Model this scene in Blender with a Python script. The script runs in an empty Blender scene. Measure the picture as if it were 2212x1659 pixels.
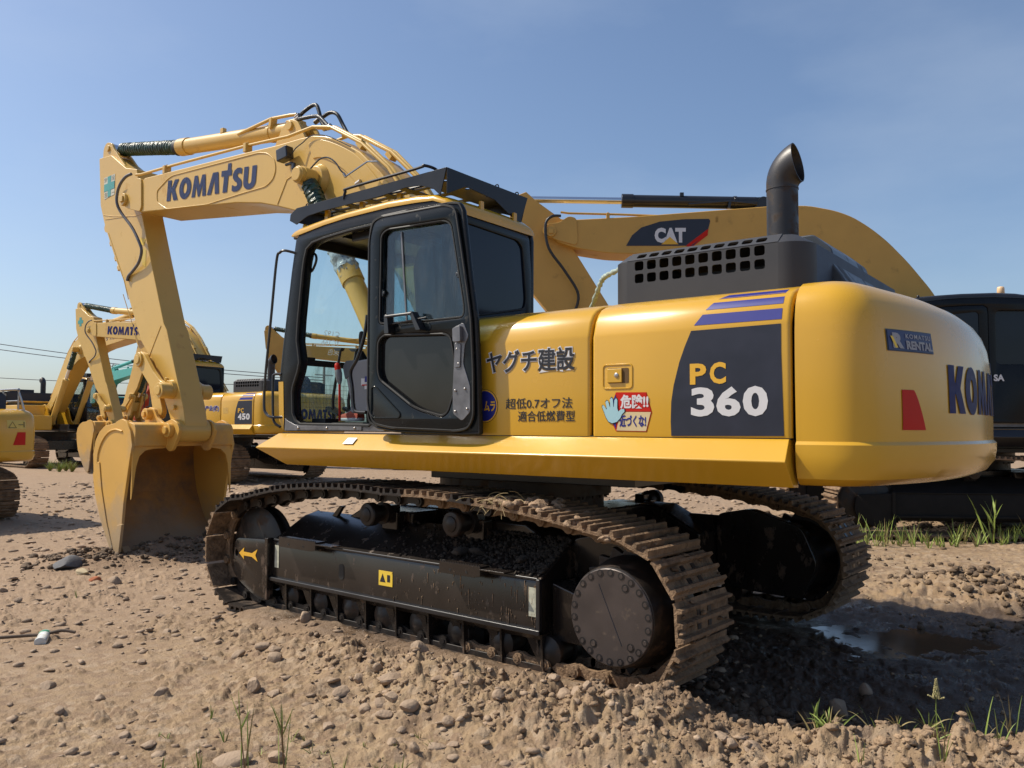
import bpy, bmesh, math, random
import numpy as np
from math import radians, sin, cos, pi, sqrt
from mathutils import Vector, Matrix

scene = bpy.context.scene
COL = scene.collection
random.seed(7)

# ------------------------------------------------------------------ camera
cam_d = bpy.data.cameras.new('camera')
cam = bpy.data.objects.new('camera', cam_d)
COL.objects.link(cam)
scene.camera = cam
CAM = Vector((-4.386, 5.467, 1.546))
_yaw, _pit, _rol = radians(-50.299), radians(3.075), radians(0.251)
_F = Vector((cos(_pit) * cos(_yaw), cos(_pit) * sin(_yaw), sin(_pit)))
_R = Vector((sin(_yaw), -cos(_yaw), 0.0))
_U = _R.cross(_F)
_R2 = _R * cos(_rol) + _U * sin(_rol)
_U2 = -_R * sin(_rol) + _U * cos(_rol)
cam.matrix_world = Matrix(((_R2.x, _U2.x, -_F.x, CAM.x), (_R2.y, _U2.y, -_F.y, CAM.y),
                           (_R2.z, _U2.z, -_F.z, CAM.z), (0, 0, 0, 1)))
cam_d.sensor_fit = 'HORIZONTAL'
cam_d.sensor_width = 36.0
cam_d.lens = 36.0 * 1782.29 / 2212.0
cam_d.clip_start = 0.05
cam_d.clip_end = 3000

# ------------------------------------------------------------------ light
SUN_AZ = radians(30.0)      # from +x towards +y
SUN_EL = radians(50.0)
world = bpy.data.worlds.new('World')
scene.world = world
world.use_nodes = True
_wn = world.node_tree
for n in list(_wn.nodes):
    _wn.nodes.remove(n)
_out = _wn.nodes.new('ShaderNodeOutputWorld')
_bg = _wn.nodes.new('ShaderNodeBackground')
_sky = _wn.nodes.new('ShaderNodeTexSky')
_sky.sky_type = 'NISHITA'
_sky.sun_disc = False
_sky.sun_elevation = SUN_EL
_sky.sun_rotation = pi / 2 - SUN_AZ
_sky.air_density = 1.0
_sky.dust_density = 1.8
_sky.ozone_density = 1.6
_bg.inputs['Strength'].default_value = 0.108
# thin high haze clouds in the sky itself
_tc = _wn.nodes.new('ShaderNodeTexCoord')
_mp = _wn.nodes.new('ShaderNodeMapping')
_mp.inputs['Scale'].default_value = (1.0, 1.0, 2.6)
_nz = _wn.nodes.new('ShaderNodeTexNoise')
_nz.inputs['Scale'].default_value = 1.7
_nz.inputs['Detail'].default_value = 7
_nz.inputs['Roughness'].default_value = .55
_mr = _wn.nodes.new('ShaderNodeMapRange')
_mr.inputs['From Min'].default_value = .47
_mr.inputs['From Max'].default_value = .75
_mr.inputs['To Max'].default_value = .22
_tint = _wn.nodes.new('ShaderNodeMix'); _tint.data_type = 'RGBA'; _tint.blend_type = 'MULTIPLY'
_tint.inputs[0].default_value = 1.0
_tint.inputs[7].default_value = (.93, .985, 1.05, 1)
_cl = _wn.nodes.new('ShaderNodeMix'); _cl.data_type = 'RGBA'
_cl.inputs[7].default_value = (4.9, 5.6, 6.5, 1)
_wn.links.new(_tc.outputs['Generated'], _mp.inputs[0]); _wn.links.new(_mp.outputs[0], _nz.inputs['Vector'])
_wn.links.new(_nz.outputs['Fac'], _mr.inputs['Value']); _wn.links.new(_mr.outputs[0], _cl.inputs[0])
_wn.links.new(_sky.outputs[0], _tint.inputs[6]); _wn.links.new(_tint.outputs[2], _cl.inputs[6])
_wn.links.new(_cl.outputs[2], _bg.inputs[0])
_wn.links.new(_bg.outputs[0], _out.inputs[0])

sun_d = bpy.data.lights.new('sun', 'SUN')
sun_d.energy = 4.4
sun_d.angle = radians(0.55)
sun_d.color = (1.0, 0.915, 0.775)
sun = bpy.data.objects.new('sun', sun_d)
COL.objects.link(sun)
_sd = Vector((cos(SUN_EL) * cos(SUN_AZ), cos(SUN_EL) * sin(SUN_AZ), sin(SUN_EL)))
sun.rotation_euler = _sd.to_track_quat('Z', 'Y').to_euler()
sun.location = (0, 0, 30)
scene.view_settings.view_transform = 'Standard'
scene.view_settings.look = 'None'
scene.view_settings.gamma = 1.0
scene.view_settings.use_curve_mapping = False
scene.view_settings.exposure = 0.30

# ------------------------------------------------------------------ materials
def mat(name, col, rough=0.5, metal=0.0, var=0.12, scale=3.0, bump=0.0, bscale=60.0,
        dirt=None, damt=0.5, dscale=4.0, coat=0.0, rvar=0.1, spec=0.5, stretch=None):
    m = bpy.data.materials.new(name)
    m.use_nodes = True
    nt = m.node_tree
    b = nt.nodes['Principled BSDF']
    b.inputs['Roughness'].default_value = rough
    b.inputs['Metallic'].default_value = metal
    b.inputs['Specular IOR Level'].default_value = spec
    b.inputs['Coat Weight'].default_value = coat
    b.inputs['Coat Roughness'].default_value = 0.12
    tc = nt.nodes.new('ShaderNodeTexCoord')
    src = tc.outputs['Object']
    if stretch:
        mp = nt.nodes.new('ShaderNodeMapping')
        mp.inputs['Scale'].default_value = stretch
        nt.links.new(src, mp.inputs[0])
        ssrc = mp.outputs[0]
    else:
        ssrc = src
    nz = nt.nodes.new('ShaderNodeTexNoise')
    nz.inputs['Scale'].default_value = scale
    nz.inputs['Detail'].default_value = 6
    nt.links.new(ssrc, nz.inputs['Vector'])
    cr = nt.nodes.new('ShaderNodeMapRange')
    cr.inputs['From Min'].default_value = 0.3
    cr.inputs['From Max'].default_value = 0.7
    nt.links.new(nz.outputs['Fac'], cr.inputs['Value'])
    mx = nt.nodes.new('ShaderNodeMix')
    mx.data_type = 'RGBA'
    mx.inputs[6].default_value = (*[c * (1 - var) for c in col], 1)
    mx.inputs[7].default_value = (*[min(1, c * (1 + var)) for c in col], 1)
    nt.links.new(cr.outputs[0], mx.inputs[0])
    last = mx.outputs[2]
    if dirt:
        n2 = nt.nodes.new('ShaderNodeTexNoise')
        n2.inputs['Scale'].default_value = dscale
        n2.inputs['Detail'].default_value = 8
        n2.inputs['Roughness'].default_value = 0.65
        nt.links.new(ssrc, n2.inputs['Vector'])
        r2 = nt.nodes.new('ShaderNodeMapRange')
        r2.inputs['From Min'].default_value = 0.62 - 0.35 * damt
        r2.inputs['From Max'].default_value = 0.72 - 0.2 * damt
        nt.links.new(n2.outputs['Fac'], r2.inputs['Value'])
        m2 = nt.nodes.new('ShaderNodeMix')
        m2.data_type = 'RGBA'
        nt.links.new(r2.outputs[0], m2.inputs[0])
        nt.links.new(last, m2.inputs[6])
        m2.inputs[7].default_value = (*dirt, 1)
        last = m2.outputs[2]
        rr = nt.nodes.new('ShaderNodeMapRange')
        rr.inputs['To Min'].default_value = rough
        rr.inputs['To Max'].default_value = 0.9
        nt.links.new(r2.outputs[0], rr.inputs['Value'])
        nt.links.new(rr.outputs[0], b.inputs['Roughness'])
    elif rvar:
        rr = nt.nodes.new('ShaderNodeMapRange')
        rr.inputs['To Min'].default_value = max(0.02, rough - rvar)
        rr.inputs['To Max'].default_value = min(1, rough + rvar)
        nt.links.new(nz.outputs['Fac'], rr.inputs['Value'])
        nt.links.new(rr.outputs[0], b.inputs['Roughness'])
    nt.links.new(last, b.inputs['Base Color'])
    if bump:
        n3 = nt.nodes.new('ShaderNodeTexNoise')
        n3.inputs['Scale'].default_value = bscale
        n3.inputs['Detail'].default_value = 5
        nt.links.new(src, n3.inputs['Vector'])
        bp = nt.nodes.new('ShaderNodeBump')
        bp.inputs['Strength'].default_value = bump
        bp.inputs['Distance'].default_value = 0.02
        nt.links.new(n3.outputs['Fac'], bp.inputs['Height'])
        nt.links.new(bp.outputs[0], b.inputs['Normal'])
    return m

def glass(name, tint, gloss=0.10, rough=0.02, dirt=0.0):
    m = bpy.data.materials.new(name)
    m.use_nodes = True
    nt = m.node_tree
    for n in list(nt.nodes):
        nt.nodes.remove(n)
    o = nt.nodes.new('ShaderNodeOutputMaterial')
    tr = nt.nodes.new('ShaderNodeBsdfTransparent')
    tr.inputs[0].default_value = (*tint, 1)
    gl = nt.nodes.new('ShaderNodeBsdfGlossy')
    gl.inputs['Roughness'].default_value = rough
    gl.inputs[0].default_value = (0.9, 0.95, 1, 1)
    fr = nt.nodes.new('ShaderNodeLayerWeight')
    fr.inputs['Blend'].default_value = 0.12
    mr = nt.nodes.new('ShaderNodeMapRange')
    mr.inputs['To Min'].default_value = gloss
    mr.inputs['To Max'].default_value = 0.7
    nt.links.new(fr.outputs['Fresnel'], mr.inputs['Value'])
    mx = nt.nodes.new('ShaderNodeMixShader')
    nt.links.new(mr.outputs[0], mx.inputs[0])
    nt.links.new(tr.outputs[0], mx.inputs[1])
    nt.links.new(gl.outputs[0], mx.inputs[2])
    last = mx.outputs[0]
    if dirt:
        df = nt.nodes.new('ShaderNodeBsdfDiffuse')
        df.inputs[0].default_value = (0.42, 0.42, 0.38, 1)
        tc = nt.nodes.new('ShaderNodeTexCoord')
        mp = nt.nodes.new('ShaderNodeMapping')
        mp.inputs['Scale'].default_value = (6, 6, 1.6)
        n1 = nt.nodes.new('ShaderNodeTexNoise')
        n1.inputs['Scale'].default_value = 2.5
        n1.inputs['Detail'].default_value = 9
        n1.inputs['Roughness'].default_value = 0.7
        r1 = nt.nodes.new('ShaderNodeMapRange')
        r1.inputs['From Min'].default_value = 0.45
        r1.inputs['From Max'].default_value = 0.75
        r1.inputs['To Max'].default_value = dirt
        nt.links.new(tc.outputs['Object'], mp.inputs[0])
        nt.links.new(mp.outputs[0], n1.inputs['Vector'])
        nt.links.new(n1.outputs['Fac'], r1.inputs['Value'])
        m2 = nt.nodes.new('ShaderNodeMixShader')
        nt.links.new(r1.outputs[0], m2.inputs[0])
        nt.links.new(last, m2.inputs[1])
        nt.links.new(df.outputs[0], m2.inputs[2])
        last = m2.outputs[0]
    nt.links.new(last, o.inputs[0])
    return m

MUD = (0.30, 0.205, 0.13)
MUD_D = (0.10, 0.065, 0.04)
M = dict(
    body=mat('yellow_body_paint', (0.590, 0.328, 0.022), 0.25, var=0.05, scale=1.2, coat=0.35, rvar=0.08, bump=.010, bscale=7),
    boom=mat('yellow_boom_paint', (0.60, 0.380, 0.088), 0.36, var=0.035, scale=2.0, coat=0.12, rvar=0.06, dirt=(0.50, 0.30, 0.09), damt=0.08, dscale=5),  # body yellow made paler; sun glare is put into the colour
    bucket=mat('bucket_paint', (0.62, 0.355, 0.075), 0.42, var=0.05, scale=2.0, dirt=(0.50, 0.32, 0.13), damt=0.30, dscale=2.2),
    bucket_in=mat('bucket_inside', (0.42, 0.20, 0.045), 0.6, var=0.12, scale=2.5, dirt=(0.20, 0.13, 0.075), damt=0.5, dscale=1.8, bump=0.15, bscale=30),
    black=mat('black_paint', (0.013, 0.013, 0.015), 0.32, var=0.25, scale=4, coat=0.2),
    guard=mat('guard_paint', (0.018, 0.020, 0.026), 0.34, var=0.2, scale=4, spec=.28),
    frame=mat('track_frame_paint', (0.019, 0.015, 0.013), 0.20, var=0.3, scale=5, dirt=(0.15, 0.095, 0.06), damt=0.10, dscale=9, stretch=(1, 1, 0.5)),
    cabp=mat('cab_paint', (0.007, 0.008, 0.010), 0.26, var=0.25, scale=4, coat=0.0, spec=.22),
    door=mat('door_paint', (0.007, 0.010, 0.012), 0.22, var=0.35, scale=3, coat=0.0, spec=.28, dirt=(0.05, 0.05, 0.048), damt=0.08, dscale=10),
    rubber=mat('rubber', (0.010, 0.010, 0.010), 0.6, var=0.2),
    hood=mat('hood_plastic', (0.030, 0.031, 0.037), 0.55, var=0.06, scale=6, bump=0.05, bscale=300),
    pipe=mat('exhaust_metal', (0.030, 0.028, 0.030), 0.42, metal=0.2, var=0.2, scale=5, dirt=(.05, .032, .022), damt=.25, dscale=9, bump=0.03, bscale=120),
    shoe=mat('track_steel', (0.028, 0.022, 0.019), 0.40, metal=0.3, var=0.3, scale=8, dirt=(0.085, 0.055, 0.035), damt=0.32, dscale=7, bump=0.2, bscale=60),
    shoe_mud=mat('muddy_track_steel', (0.215, 0.135, 0.075), 0.85, var=0.25, scale=9, dirt=(0.09, 0.055, 0.03), damt=0.35, dscale=6, bump=0.7, bscale=45),
    link=mat('chain_steel', (0.020, 0.016, 0.014), 0.45, metal=0.3, var=0.3, scale=10, dirt=(0.07, 0.042, 0.025), damt=0.3, dscale=9),
    hub=mat('hub_steel', (0.075, 0.060, 0.055), 0.42, metal=0.4, var=0.2, scale=6, dirt=(0.14, 0.10, 0.07), damt=0.05, dscale=14),
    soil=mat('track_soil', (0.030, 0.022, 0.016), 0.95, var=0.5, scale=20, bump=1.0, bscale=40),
    soil_light=mat('mud_clump', (0.30, 0.205, 0.13), 0.95, var=0.3, scale=14, bump=0.9, bscale=50),
    steel=mat('bare_steel', (0.45, 0.43, 0.41), 0.3, metal=0.9, var=0.1),
    chrome=mat('chrome_rod', (0.75, 0.75, 0.76), 0.12, metal=1.0, var=0.02),
    alu=mat('worn_grey_metal', (0.16, 0.16, 0.17), 0.4, metal=0.5, var=0.25, scale=12),
    blue=mat('blue_decal', (0.018, 0.024, 0.20), 0.4, var=0.08, spec=.3),
    boomblue=mat('boom_letter_blue', (0.062, 0.090, 0.22), 0.45, var=0.1),
    navy=mat('navy_decal', (0.014, 0.017, 0.032), 0.38, var=0.15, scale=9),
    white=mat('white_decal', (0.62, 0.62, 0.64), 0.5, var=0.04),
    ink=mat('black_lettering', (0.012, 0.013, 0.02), 0.45, var=0.05),
    yletter=mat('yellow_lettering', (0.72, 0.40, 0.03), 0.45, var=0.04),
    red=mat('red_decal', (0.50, 0.018, 0.010), 0.5, var=0.08, spec=.15),
    lblue=mat('pale_blue_decal', (0.33, 0.55, 0.62), 0.45, var=0.04),
    cyan=mat('teal_decal', (0.06, 0.30, 0.29), 0.5, var=0.1),
    ylabel=mat('yellow_label', (0.75, 0.52, 0.05), 0.5, var=0.08),
    grime=mat('grey_label', (0.42, 0.42, 0.33), 0.6, var=0.2, scale=30),
    sleeve=mat('green_sleeve', (0.010, 0.040, 0.026), 0.35, var=0.5, scale=18, bump=0.5, bscale=50),
    wrap=mat('plastic_wrap', (0.30, 0.37, 0.42), 0.25, var=0.3, scale=10, bump=0.9, bscale=14),
    hose=mat('rubber_hose', (0.020, 0.022, 0.026), 0.35, var=0.3, scale=30, bump=0.2, bscale=200),
    greyhose=mat('grey_hose', (0.10, 0.10, 0.115), 0.4, var=0.2, scale=20),
    console=mat('console_grey', (0.20, 0.205, 0.22), 0.5, var=0.06),
    consoled=mat('console_dark', (0.075, 0.085, 0.10), 0.5, var=0.08),
    seat=mat('seat_cloth', (0.018, 0.017, 0.018), 0.85, var=0.3, scale=20),
    floor=mat('cab_floor', (0.20, 0.18, 0.16), 0.7, var=0.3, scale=8),
    glass=glass('clear_glass', (0.90, 0.97, 0.96), 0.03, dirt=0.03),
    glassd=glass('dirty_glass', (0.74, 0.86, 0.86), 0.04, dirt=0.40),
    glassdoor=glass('tinted_door_glass', (0.50, 0.62, 0.66), 0.05, rough=0.03, dirt=0.09),
    glasslow=mat('dark_reflecting_glass', (0.012, 0.012, 0.013), 0.05, var=0.3, scale=3, spec=0.42, rvar=0.03),
    glassrear=mat('rear_window_glass', (0.007, 0.010, 0.020), 0.10, var=0.2, spec=0.32, rvar=0.04),
    beacon=mat('amber_beacon', (0.75, 0.50, 0.28), 0.35, var=0.05),
    catyellow=mat('ochre_paint', (0.55, 0.315, 0.065), 0.5, var=0.05, dirt=(0.42, 0.25, 0.07), damt=0.06),
    teal=mat('teal_paint', (0.05, 0.33, 0.30), 0.4, var=0.08),
    redp=mat('faded_red_paint', (0.42, 0.07, 0.035), 0.5, var=0.1),
    orange=mat('orange_paint', (0.62, 0.22, 0.04), 0.45, var=0.1),
    rust=mat('rusty_track', (0.16, 0.075, 0.045), 0.8, var=0.3, scale=8, bump=0.4),
)

def dusty_below(m, z0, z1, col, namp=1.0):
    """dried soil caked on the lower part of a thing"""
    nt = m.node_tree
    b = nt.nodes['Principled BSDF']
    src = b.inputs['Base Color'].links[0].from_socket
    tc = nt.nodes.new('ShaderNodeTexCoord')
    sp = nt.nodes.new('ShaderNodeSeparateXYZ')
    nz = nt.nodes.new('ShaderNodeTexNoise')
    nz.inputs['Scale'].default_value = 3.2
    nz.inputs['Detail'].default_value = 9
    nz.inputs['Roughness'].default_value = .68
    nt.links.new(tc.outputs['Object'], sp.inputs[0]); nt.links.new(tc.outputs['Object'], nz.inputs['Vector'])
    ma = nt.nodes.new('ShaderNodeMath'); ma.operation = 'MULTIPLY_ADD'
    ma.inputs[1].default_value = -namp * (z1 - z0) * 2.2
    nt.links.new(nz.outputs['Fac'], ma.inputs[0]); nt.links.new(sp.outputs[2], ma.inputs[2])
    mr = nt.nodes.new('ShaderNodeMapRange')
    mr.inputs['From Min'].default_value = z1 - namp * (z1 - z0) * 1.1
    mr.inputs['From Max'].default_value = z0 - namp * (z1 - z0) * 1.1
    nt.links.new(ma.outputs[0], mr.inputs['Value'])
    mx = nt.nodes.new('ShaderNodeMix'); mx.data_type = 'RGBA'
    nt.links.new(mr.outputs[0], mx.inputs[0]); nt.links.new(src, mx.inputs[6])
    mx.inputs[7].default_value = (*col, 1)
    nt.links.new(mx.outputs[2], b.inputs['Base Color'])
dusty_below(M['bucket'], .30, .72, (.40, .285, .16))
dusty_below(M['bucket_in'], .20, .60, (.30, .205, .12))

# ------------------------------------------------------------------ mesh helpers
class MB:
    def __init__(self):
        self.v = []
        self.f = []
        self.fm = []
        self.mi = 0
    def add(self, vs, fs):
        o = len(self.v)
        self.v += [tuple(p) for p in vs]
        self.f += [[o + i for i in f] for f in fs]
        self.fm += [self.mi] * len(fs)
    def box(self, c, s, rot=None):
        hx, hy, hz = s[0] / 2, s[1] / 2, s[2] / 2
        vs = [Vector((x, y, z)) for x in (-hx, hx) for y in (-hy, hy) for z in (-hz, hz)]
        if rot is not None:
            vs = [rot @ p for p in vs]
        vs = [p + Vector(c) for p in vs]
        self.add(vs, [(0, 1, 3, 2), (4, 6, 7, 5), (0, 4, 5, 1), (2, 3, 7, 6), (0, 2, 6, 4), (1, 5, 7, 3)])
    def prism(self, poly, a0, a1, axis='y', inset=None):
        """poly in the two other axes (in xyz order), extruded along axis"""
        def P(p, a):
            if axis == 'y':
                return (p[0], a, p[1])
            if axis == 'x':
                return (a, p[0], p[1])
            return (p[0], p[1], a)
        n = len(poly)
        vs = [P(p, a0) for p in poly] + [P(p, a1) for p in poly]
        fs = [tuple(range(n))[::-1], tuple(range(n, 2 * n))]
        fs += [(i, (i + 1) % n, n + (i + 1) % n, n + i) for i in range(n)]
        self.add(vs, fs)
    def ring(self, c, ax, r, n, up=None, rx=None):
        ax = Vector(ax).normalized()
        if up is None:
            up = Vector((0, 0, 1)) if abs(ax.z) < 0.9 else Vector((1, 0, 0))
        u = up - ax * up.dot(ax)
        u.normalize()
        w = ax.cross(u)
        c = Vector(c)
        return [c + (u * cos(2 * pi * i / n) + w * sin(2 * pi * i / n)) * r for i in range(n)]
    def loft(self, rings, cap0=True, cap1=True, closed=False):
        n = len(rings[0])
        o = []
        vs = [p for r in rings for p in r]
        fs = []
        k = len(rings)
        for j in range(k - 1 + (1 if closed else 0)):
            a, b = j * n, ((j + 1) % k) * n
            for i in range(n):
                fs.append((a + i, a + (i + 1) % n, b + (i + 1) % n, b + i))
        if not closed:
            if cap0:
                fs.append(tuple(range(n))[::-1])
            if cap1:
                fs.append(tuple(range((k - 1) * n, k * n)))
        self.add(vs, fs)
    def cyl(self, p0, p1, r0, r1=None, n=24, caps=True):
        p0, p1 = Vector(p0), Vector(p1)
        r1 = r0 if r1 is None else r1
        ax = p1 - p0
        self.loft([self.ring(p0, ax, r0, n), self.ring(p1, ax, r1, n)], caps, caps)
    def lathe(self, p0, ax, prof, n=32):
        """prof = [(distance along ax, radius)]"""
        p0, ax = Vector(p0), Vector(ax).normalized()
        self.loft([self.ring(p0 + ax * d, ax, max(r, 1e-4), n) for d, r in prof])
    def tube(self, path, r, n=8, caps=True):
        path = [Vector(p) for p in path]
        rs = r if isinstance(r, (list, tuple)) else [r] * len(path)
        up = None
        rings = []
        for i, p in enumerate(path):
            a = path[max(0, i - 1)]
            b = path[min(len(path) - 1, i + 1)]
            t = (b - a)
            if t.length < 1e-9:
                t = Vector((0, 0, 1))
            t.normalize()
            if up is None:
                up = Vector((0, 0, 1)) if abs(t.z) < 0.9 else Vector((1, 0, 0))
            up = up - t * up.dot(t)
            up.normalize()
            rings.append(self.ring(p, t, rs[i], n, up))
        self.loft(rings, caps, caps)
    def blob(self, c, r, sub=1, jit=0.25, sq=(1, 1, 1), rnd=random):
        v, f = ICO[sub]
        c = Vector(c)
        rot = Matrix.Rotation(rnd.random() * 6.28, 3, 'Z') @ Matrix.Rotation(rnd.uniform(-.5, .5), 3, 'X')
        self.add([c + rot @ Vector((p[0] * r * sq[0], p[1] * r * sq[1], p[2] * r * sq[2])) * (1 + rnd.uniform(-jit, jit)) for p in v], f)
    def mesh(self, name, mats, smooth=35):
        me = bpy.data.meshes.new(name)
        me.from_pydata([tuple(p) for p in self.v], [], self.f)
        for m in (mats if isinstance(mats, (list, tuple)) else [mats]):
            me.materials.append(m)
        if any(self.fm):
            me.polygons.foreach_set('material_index', self.fm)
        bm = bmesh.new()
        bm.from_mesh(me)
        bmesh.ops.recalc_face_normals(bm, faces=bm.faces)
        bm.to_mesh(me)
        bm.free()
        finish(me, smooth)
        return me
    def build(self, name, mats, parent=None, sup=False, bevel=0, smooth=35, label=None, seg=2):
        return link(name, self.mesh(name, mats, smooth), parent, sup, bevel, label, seg)

def build_each(mb, name, mats, parent=None, sup=False, bevel=0, smooth=35, pad=.004, seg=2):
    """one object for every separate piece of the builder's mesh"""
    n = len(mb.v)
    par = list(range(n))
    def fd(i):
        while par[i] != i:
            par[i] = par[par[i]]; i = par[i]
        return i
    for f in mb.f:
        for k in f[1:]:
            par[fd(k)] = fd(f[0])
    isl = {}
    for fi, f in enumerate(mb.f):
        isl.setdefault(fd(f[0]), []).append(fi)
    items = []
    for fs in isl.values():
        vs = {k for fi in fs for k in mb.f[fi]}
        lo = [min(mb.v[k][a] for k in vs) - pad for a in range(3)]
        hi = [max(mb.v[k][a] for k in vs) + pad for a in range(3)]
        items.append([fs, lo, hi])
    ch = True
    while ch:
        ch = False
        for i in range(len(items)):
            for j in range(i + 1, len(items)):
                a, b = items[i], items[j]
                if all(a[1][k] <= b[2][k] and b[1][k] <= a[2][k] for k in range(3)):
                    items[i] = [a[0] + b[0], [min(a[1][k], b[1][k]) for k in range(3)], [max(a[2][k], b[2][k]) for k in range(3)]]
                    items.pop(j); ch = True
                    break
            if ch: break
    out = []
    for fs, lo, hi in items:
        q = MB()
        mp = {}
        for fi in fs:
            ff = []
            for k in mb.f[fi]:
                if k not in mp:
                    mp[k] = len(q.v); q.v.append(mb.v[k])
                ff.append(mp[k])
            q.f.append(ff); q.fm.append(mb.fm[fi])
        out.append(q.build(name, mats, parent, sup, bevel, smooth, None, seg))
    return out

def finish(me, smooth=35):
    if smooth:
        me.polygons.foreach_set('use_smooth', [True] * len(me.polygons))
        try:
            me.set_sharp_from_angle(angle=radians(smooth))
        except Exception:
            pass
    me.update()

_b = bmesh.new()
ICO = {}
for _s in (1, 2, 3):
    _b.clear()
    bmesh.ops.create_icosphere(_b, subdivisions=_s, radius=1)
    _b.verts.ensure_lookup_table()
    ICO[_s] = ([tuple(v.co) for v in _b.verts], [[v.index for v in f.verts] for f in _b.faces])
_b.free()

SW = radians(2.786)
def link(name, me, parent=None, sup=False, bevel=0, label=None, seg=2):
    o = bpy.data.objects.new(name, me)
    COL.objects.link(o)
    if parent:
        o.parent = parent
    if sup:
        o.rotation_euler.z = SW
    if bevel:
        b = o.modifiers.new('bevel', 'BEVEL')
        b.width = bevel
        b.segments = seg
        b.limit_method = 'ANGLE'
        b.angle_limit = radians(40)
        b.harden_normals = True
    if label:
        o['label'] = label
    return o

def thing(name, label, cat, loc=(0, 0, 0), rz=0.0, group=None, kind=None):
    o = bpy.data.objects.new(name, None)
    o.empty_display_size = 0.3
    COL.objects.link(o)
    o.location = loc
    o.rotation_euler = (0, 0, rz)
    return tag(o, label, cat, group, kind)

def tag(o, label=None, cat=None, group=None, kind=None):
    if label: o['label'] = label
    if cat: o['category'] = cat
    if group: o['group'] = group
    if kind: o['kind'] = kind
    return o

def plate_mesh(outline, holes, thick, bevel=0.0, plane='y', at=0.0, m=None, smooth=35, name='plate', res=1):
    """flat plate with holes: outline and holes as 2D points in the plane across `plane`,
    centred at `at`"""
    cu = bpy.data.curves.new(name, 'CURVE')
    cu.dimensions = '2D'
    cu.fill_mode = 'BOTH'
    cu.extrude = max(thick / 2 - bevel, 0.0001)
    cu.bevel_depth = bevel
    cu.bevel_resolution = res
    cu.offset = -bevel
    for poly in [outline] + list(holes):
        sp = cu.splines.new('POLY')
        sp.points.add(len(poly) - 1)
        for i, p in enumerate(poly):
            sp.points[i].co = (p[0], p[1], 0, 1)
        sp.use_cyclic_u = True
    ob = bpy.data.objects.new(name, cu)
    me = bpy.data.meshes.new_from_object(ob)
    me.name = name
    bpy.data.objects.remove(ob)
    n = len(me.vertices)
    co = np.empty(n * 3)
    me.vertices.foreach_get('co', co)
    co = co.reshape(-1, 3)
    u, v, w = co[:, 0].copy(), co[:, 1].copy(), co[:, 2].copy()
    if plane == 'y':
        co[:, 0], co[:, 1], co[:, 2] = u, at + w, v
        me.flip_normals() if hasattr(me, 'flip_normals') else None
    elif plane == 'x':
        co[:, 0], co[:, 1], co[:, 2] = at + w, u, v
    else:
        co[:, 2] = at + w
    me.vertices.foreach_set('co', co.ravel())
    me.materials.clear()
    if m is not None:
        me.materials.append(m)
    bm = bmesh.new()
    bm.from_mesh(me)
    bmesh.ops.remove_doubles(bm, verts=bm.verts, dist=1e-5)
    bmesh.ops.recalc_face_normals(bm, faces=bm.faces)
    bm.to_mesh(me)
    bm.free()
    finish(me, smooth)
    return me

def plate(name, outline, holes, thick, m, parent=None, sup=False, bevel=0.0, plane='y', at=0.0, label=None, smooth=35):
    return link(name, plate_mesh(outline, holes, thick, bevel, plane, at, m, smooth, name), parent, sup, 0, label)

def rrect(x0, z0, x1, z1, r, n=4):
    pts = []
    for cx, cz, a in ((x1 - r, z1 - r, 0), (x0 + r, z1 - r, 90), (x0 + r, z0 + r, 180), (x1 - r, z0 + r, 270)):
        for i in range(n + 1):
            t = radians(a + 90 * i / n)
            pts.append((cx + r * cos(t), cz + r * sin(t)))
    return pts

def rnd_poly(poly, r, n=4):
    """round every corner of a polygon"""
    out = []
    k = len(poly)
    for i in range(k):
        p = Vector(poly[i]); a = Vector(poly[i - 1]); b = Vector(poly[(i + 1) % k])
        da, db = (a - p), (b - p)
        ra = min(r, da.length * 0.45, db.length * 0.45)
        s, e = p + da.normalized() * ra, p + db.normalized() * ra
        for j in range(n + 1):
            t = j / n
            q = s * (1 - t) ** 2 + p * 2 * t * (1 - t) + e * t ** 2
            out.append((q.x, q.y))
    return out

def smooth_path(pts, n=6):
    P = [Vector(p) for p in pts]
    out = []
    for i in range(len(P) - 1):
        p0, p1, p2, p3 = P[max(0, i - 1)], P[i], P[i + 1], P[min(len(P) - 1, i + 2)]
        for j in range(n):
            t = j / n
            out.append(0.5 * ((2 * p1) + (-p0 + p2) * t + (2 * p0 - 5 * p1 + 4 * p2 - p3) * t * t + (-p0 + 3 * p1 - 3 * p2 + p3) * t ** 3))
    out.append(P[-1])
    return out

def arc(cx, cy, r, a0, a1, n=10, ry=None):
    ry = r if ry is None else ry
    return [(cx + r * cos(radians(a0 + (a1 - a0) * i / n)), cy + ry * sin(radians(a0 + (a1 - a0) * i / n))) for i in range(n + 1)]

# ------------------------------------------------------------------ lettering
def text_mesh(s, bold=0.0, spacing=1.0, name='lettering', thick=0.0):
    cu = bpy.data.curves.new(name, 'FONT')
    cu.body = s
    cu.offset = bold
    cu.space_character = spacing
    cu.resolution_u = 3
    cu.extrude = thick
    ob = bpy.data.objects.new(name, cu)
    me = bpy.data.meshes.new_from_object(ob)
    bpy.data.objects.remove(ob)
    n = len(me.vertices)
    co = np.empty(n * 3)
    me.vertices.foreach_get('co', co)
    co = co.reshape(-1, 3)
    mn, mxx = co[:, :2].min(0), co[:, :2].max(0)
    co[:, :2] = (co[:, :2] - mn) / (mxx - mn)
    return me, co

def place_flat(me, co, fn):
    """fn(u, v, w) -> xyz for arrays"""
    out = fn(co[:, 0], co[:, 1], co[:, 2])
    me.vertices.foreach_set('co', np.stack(out, 1).ravel())
    me.update()

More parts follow.
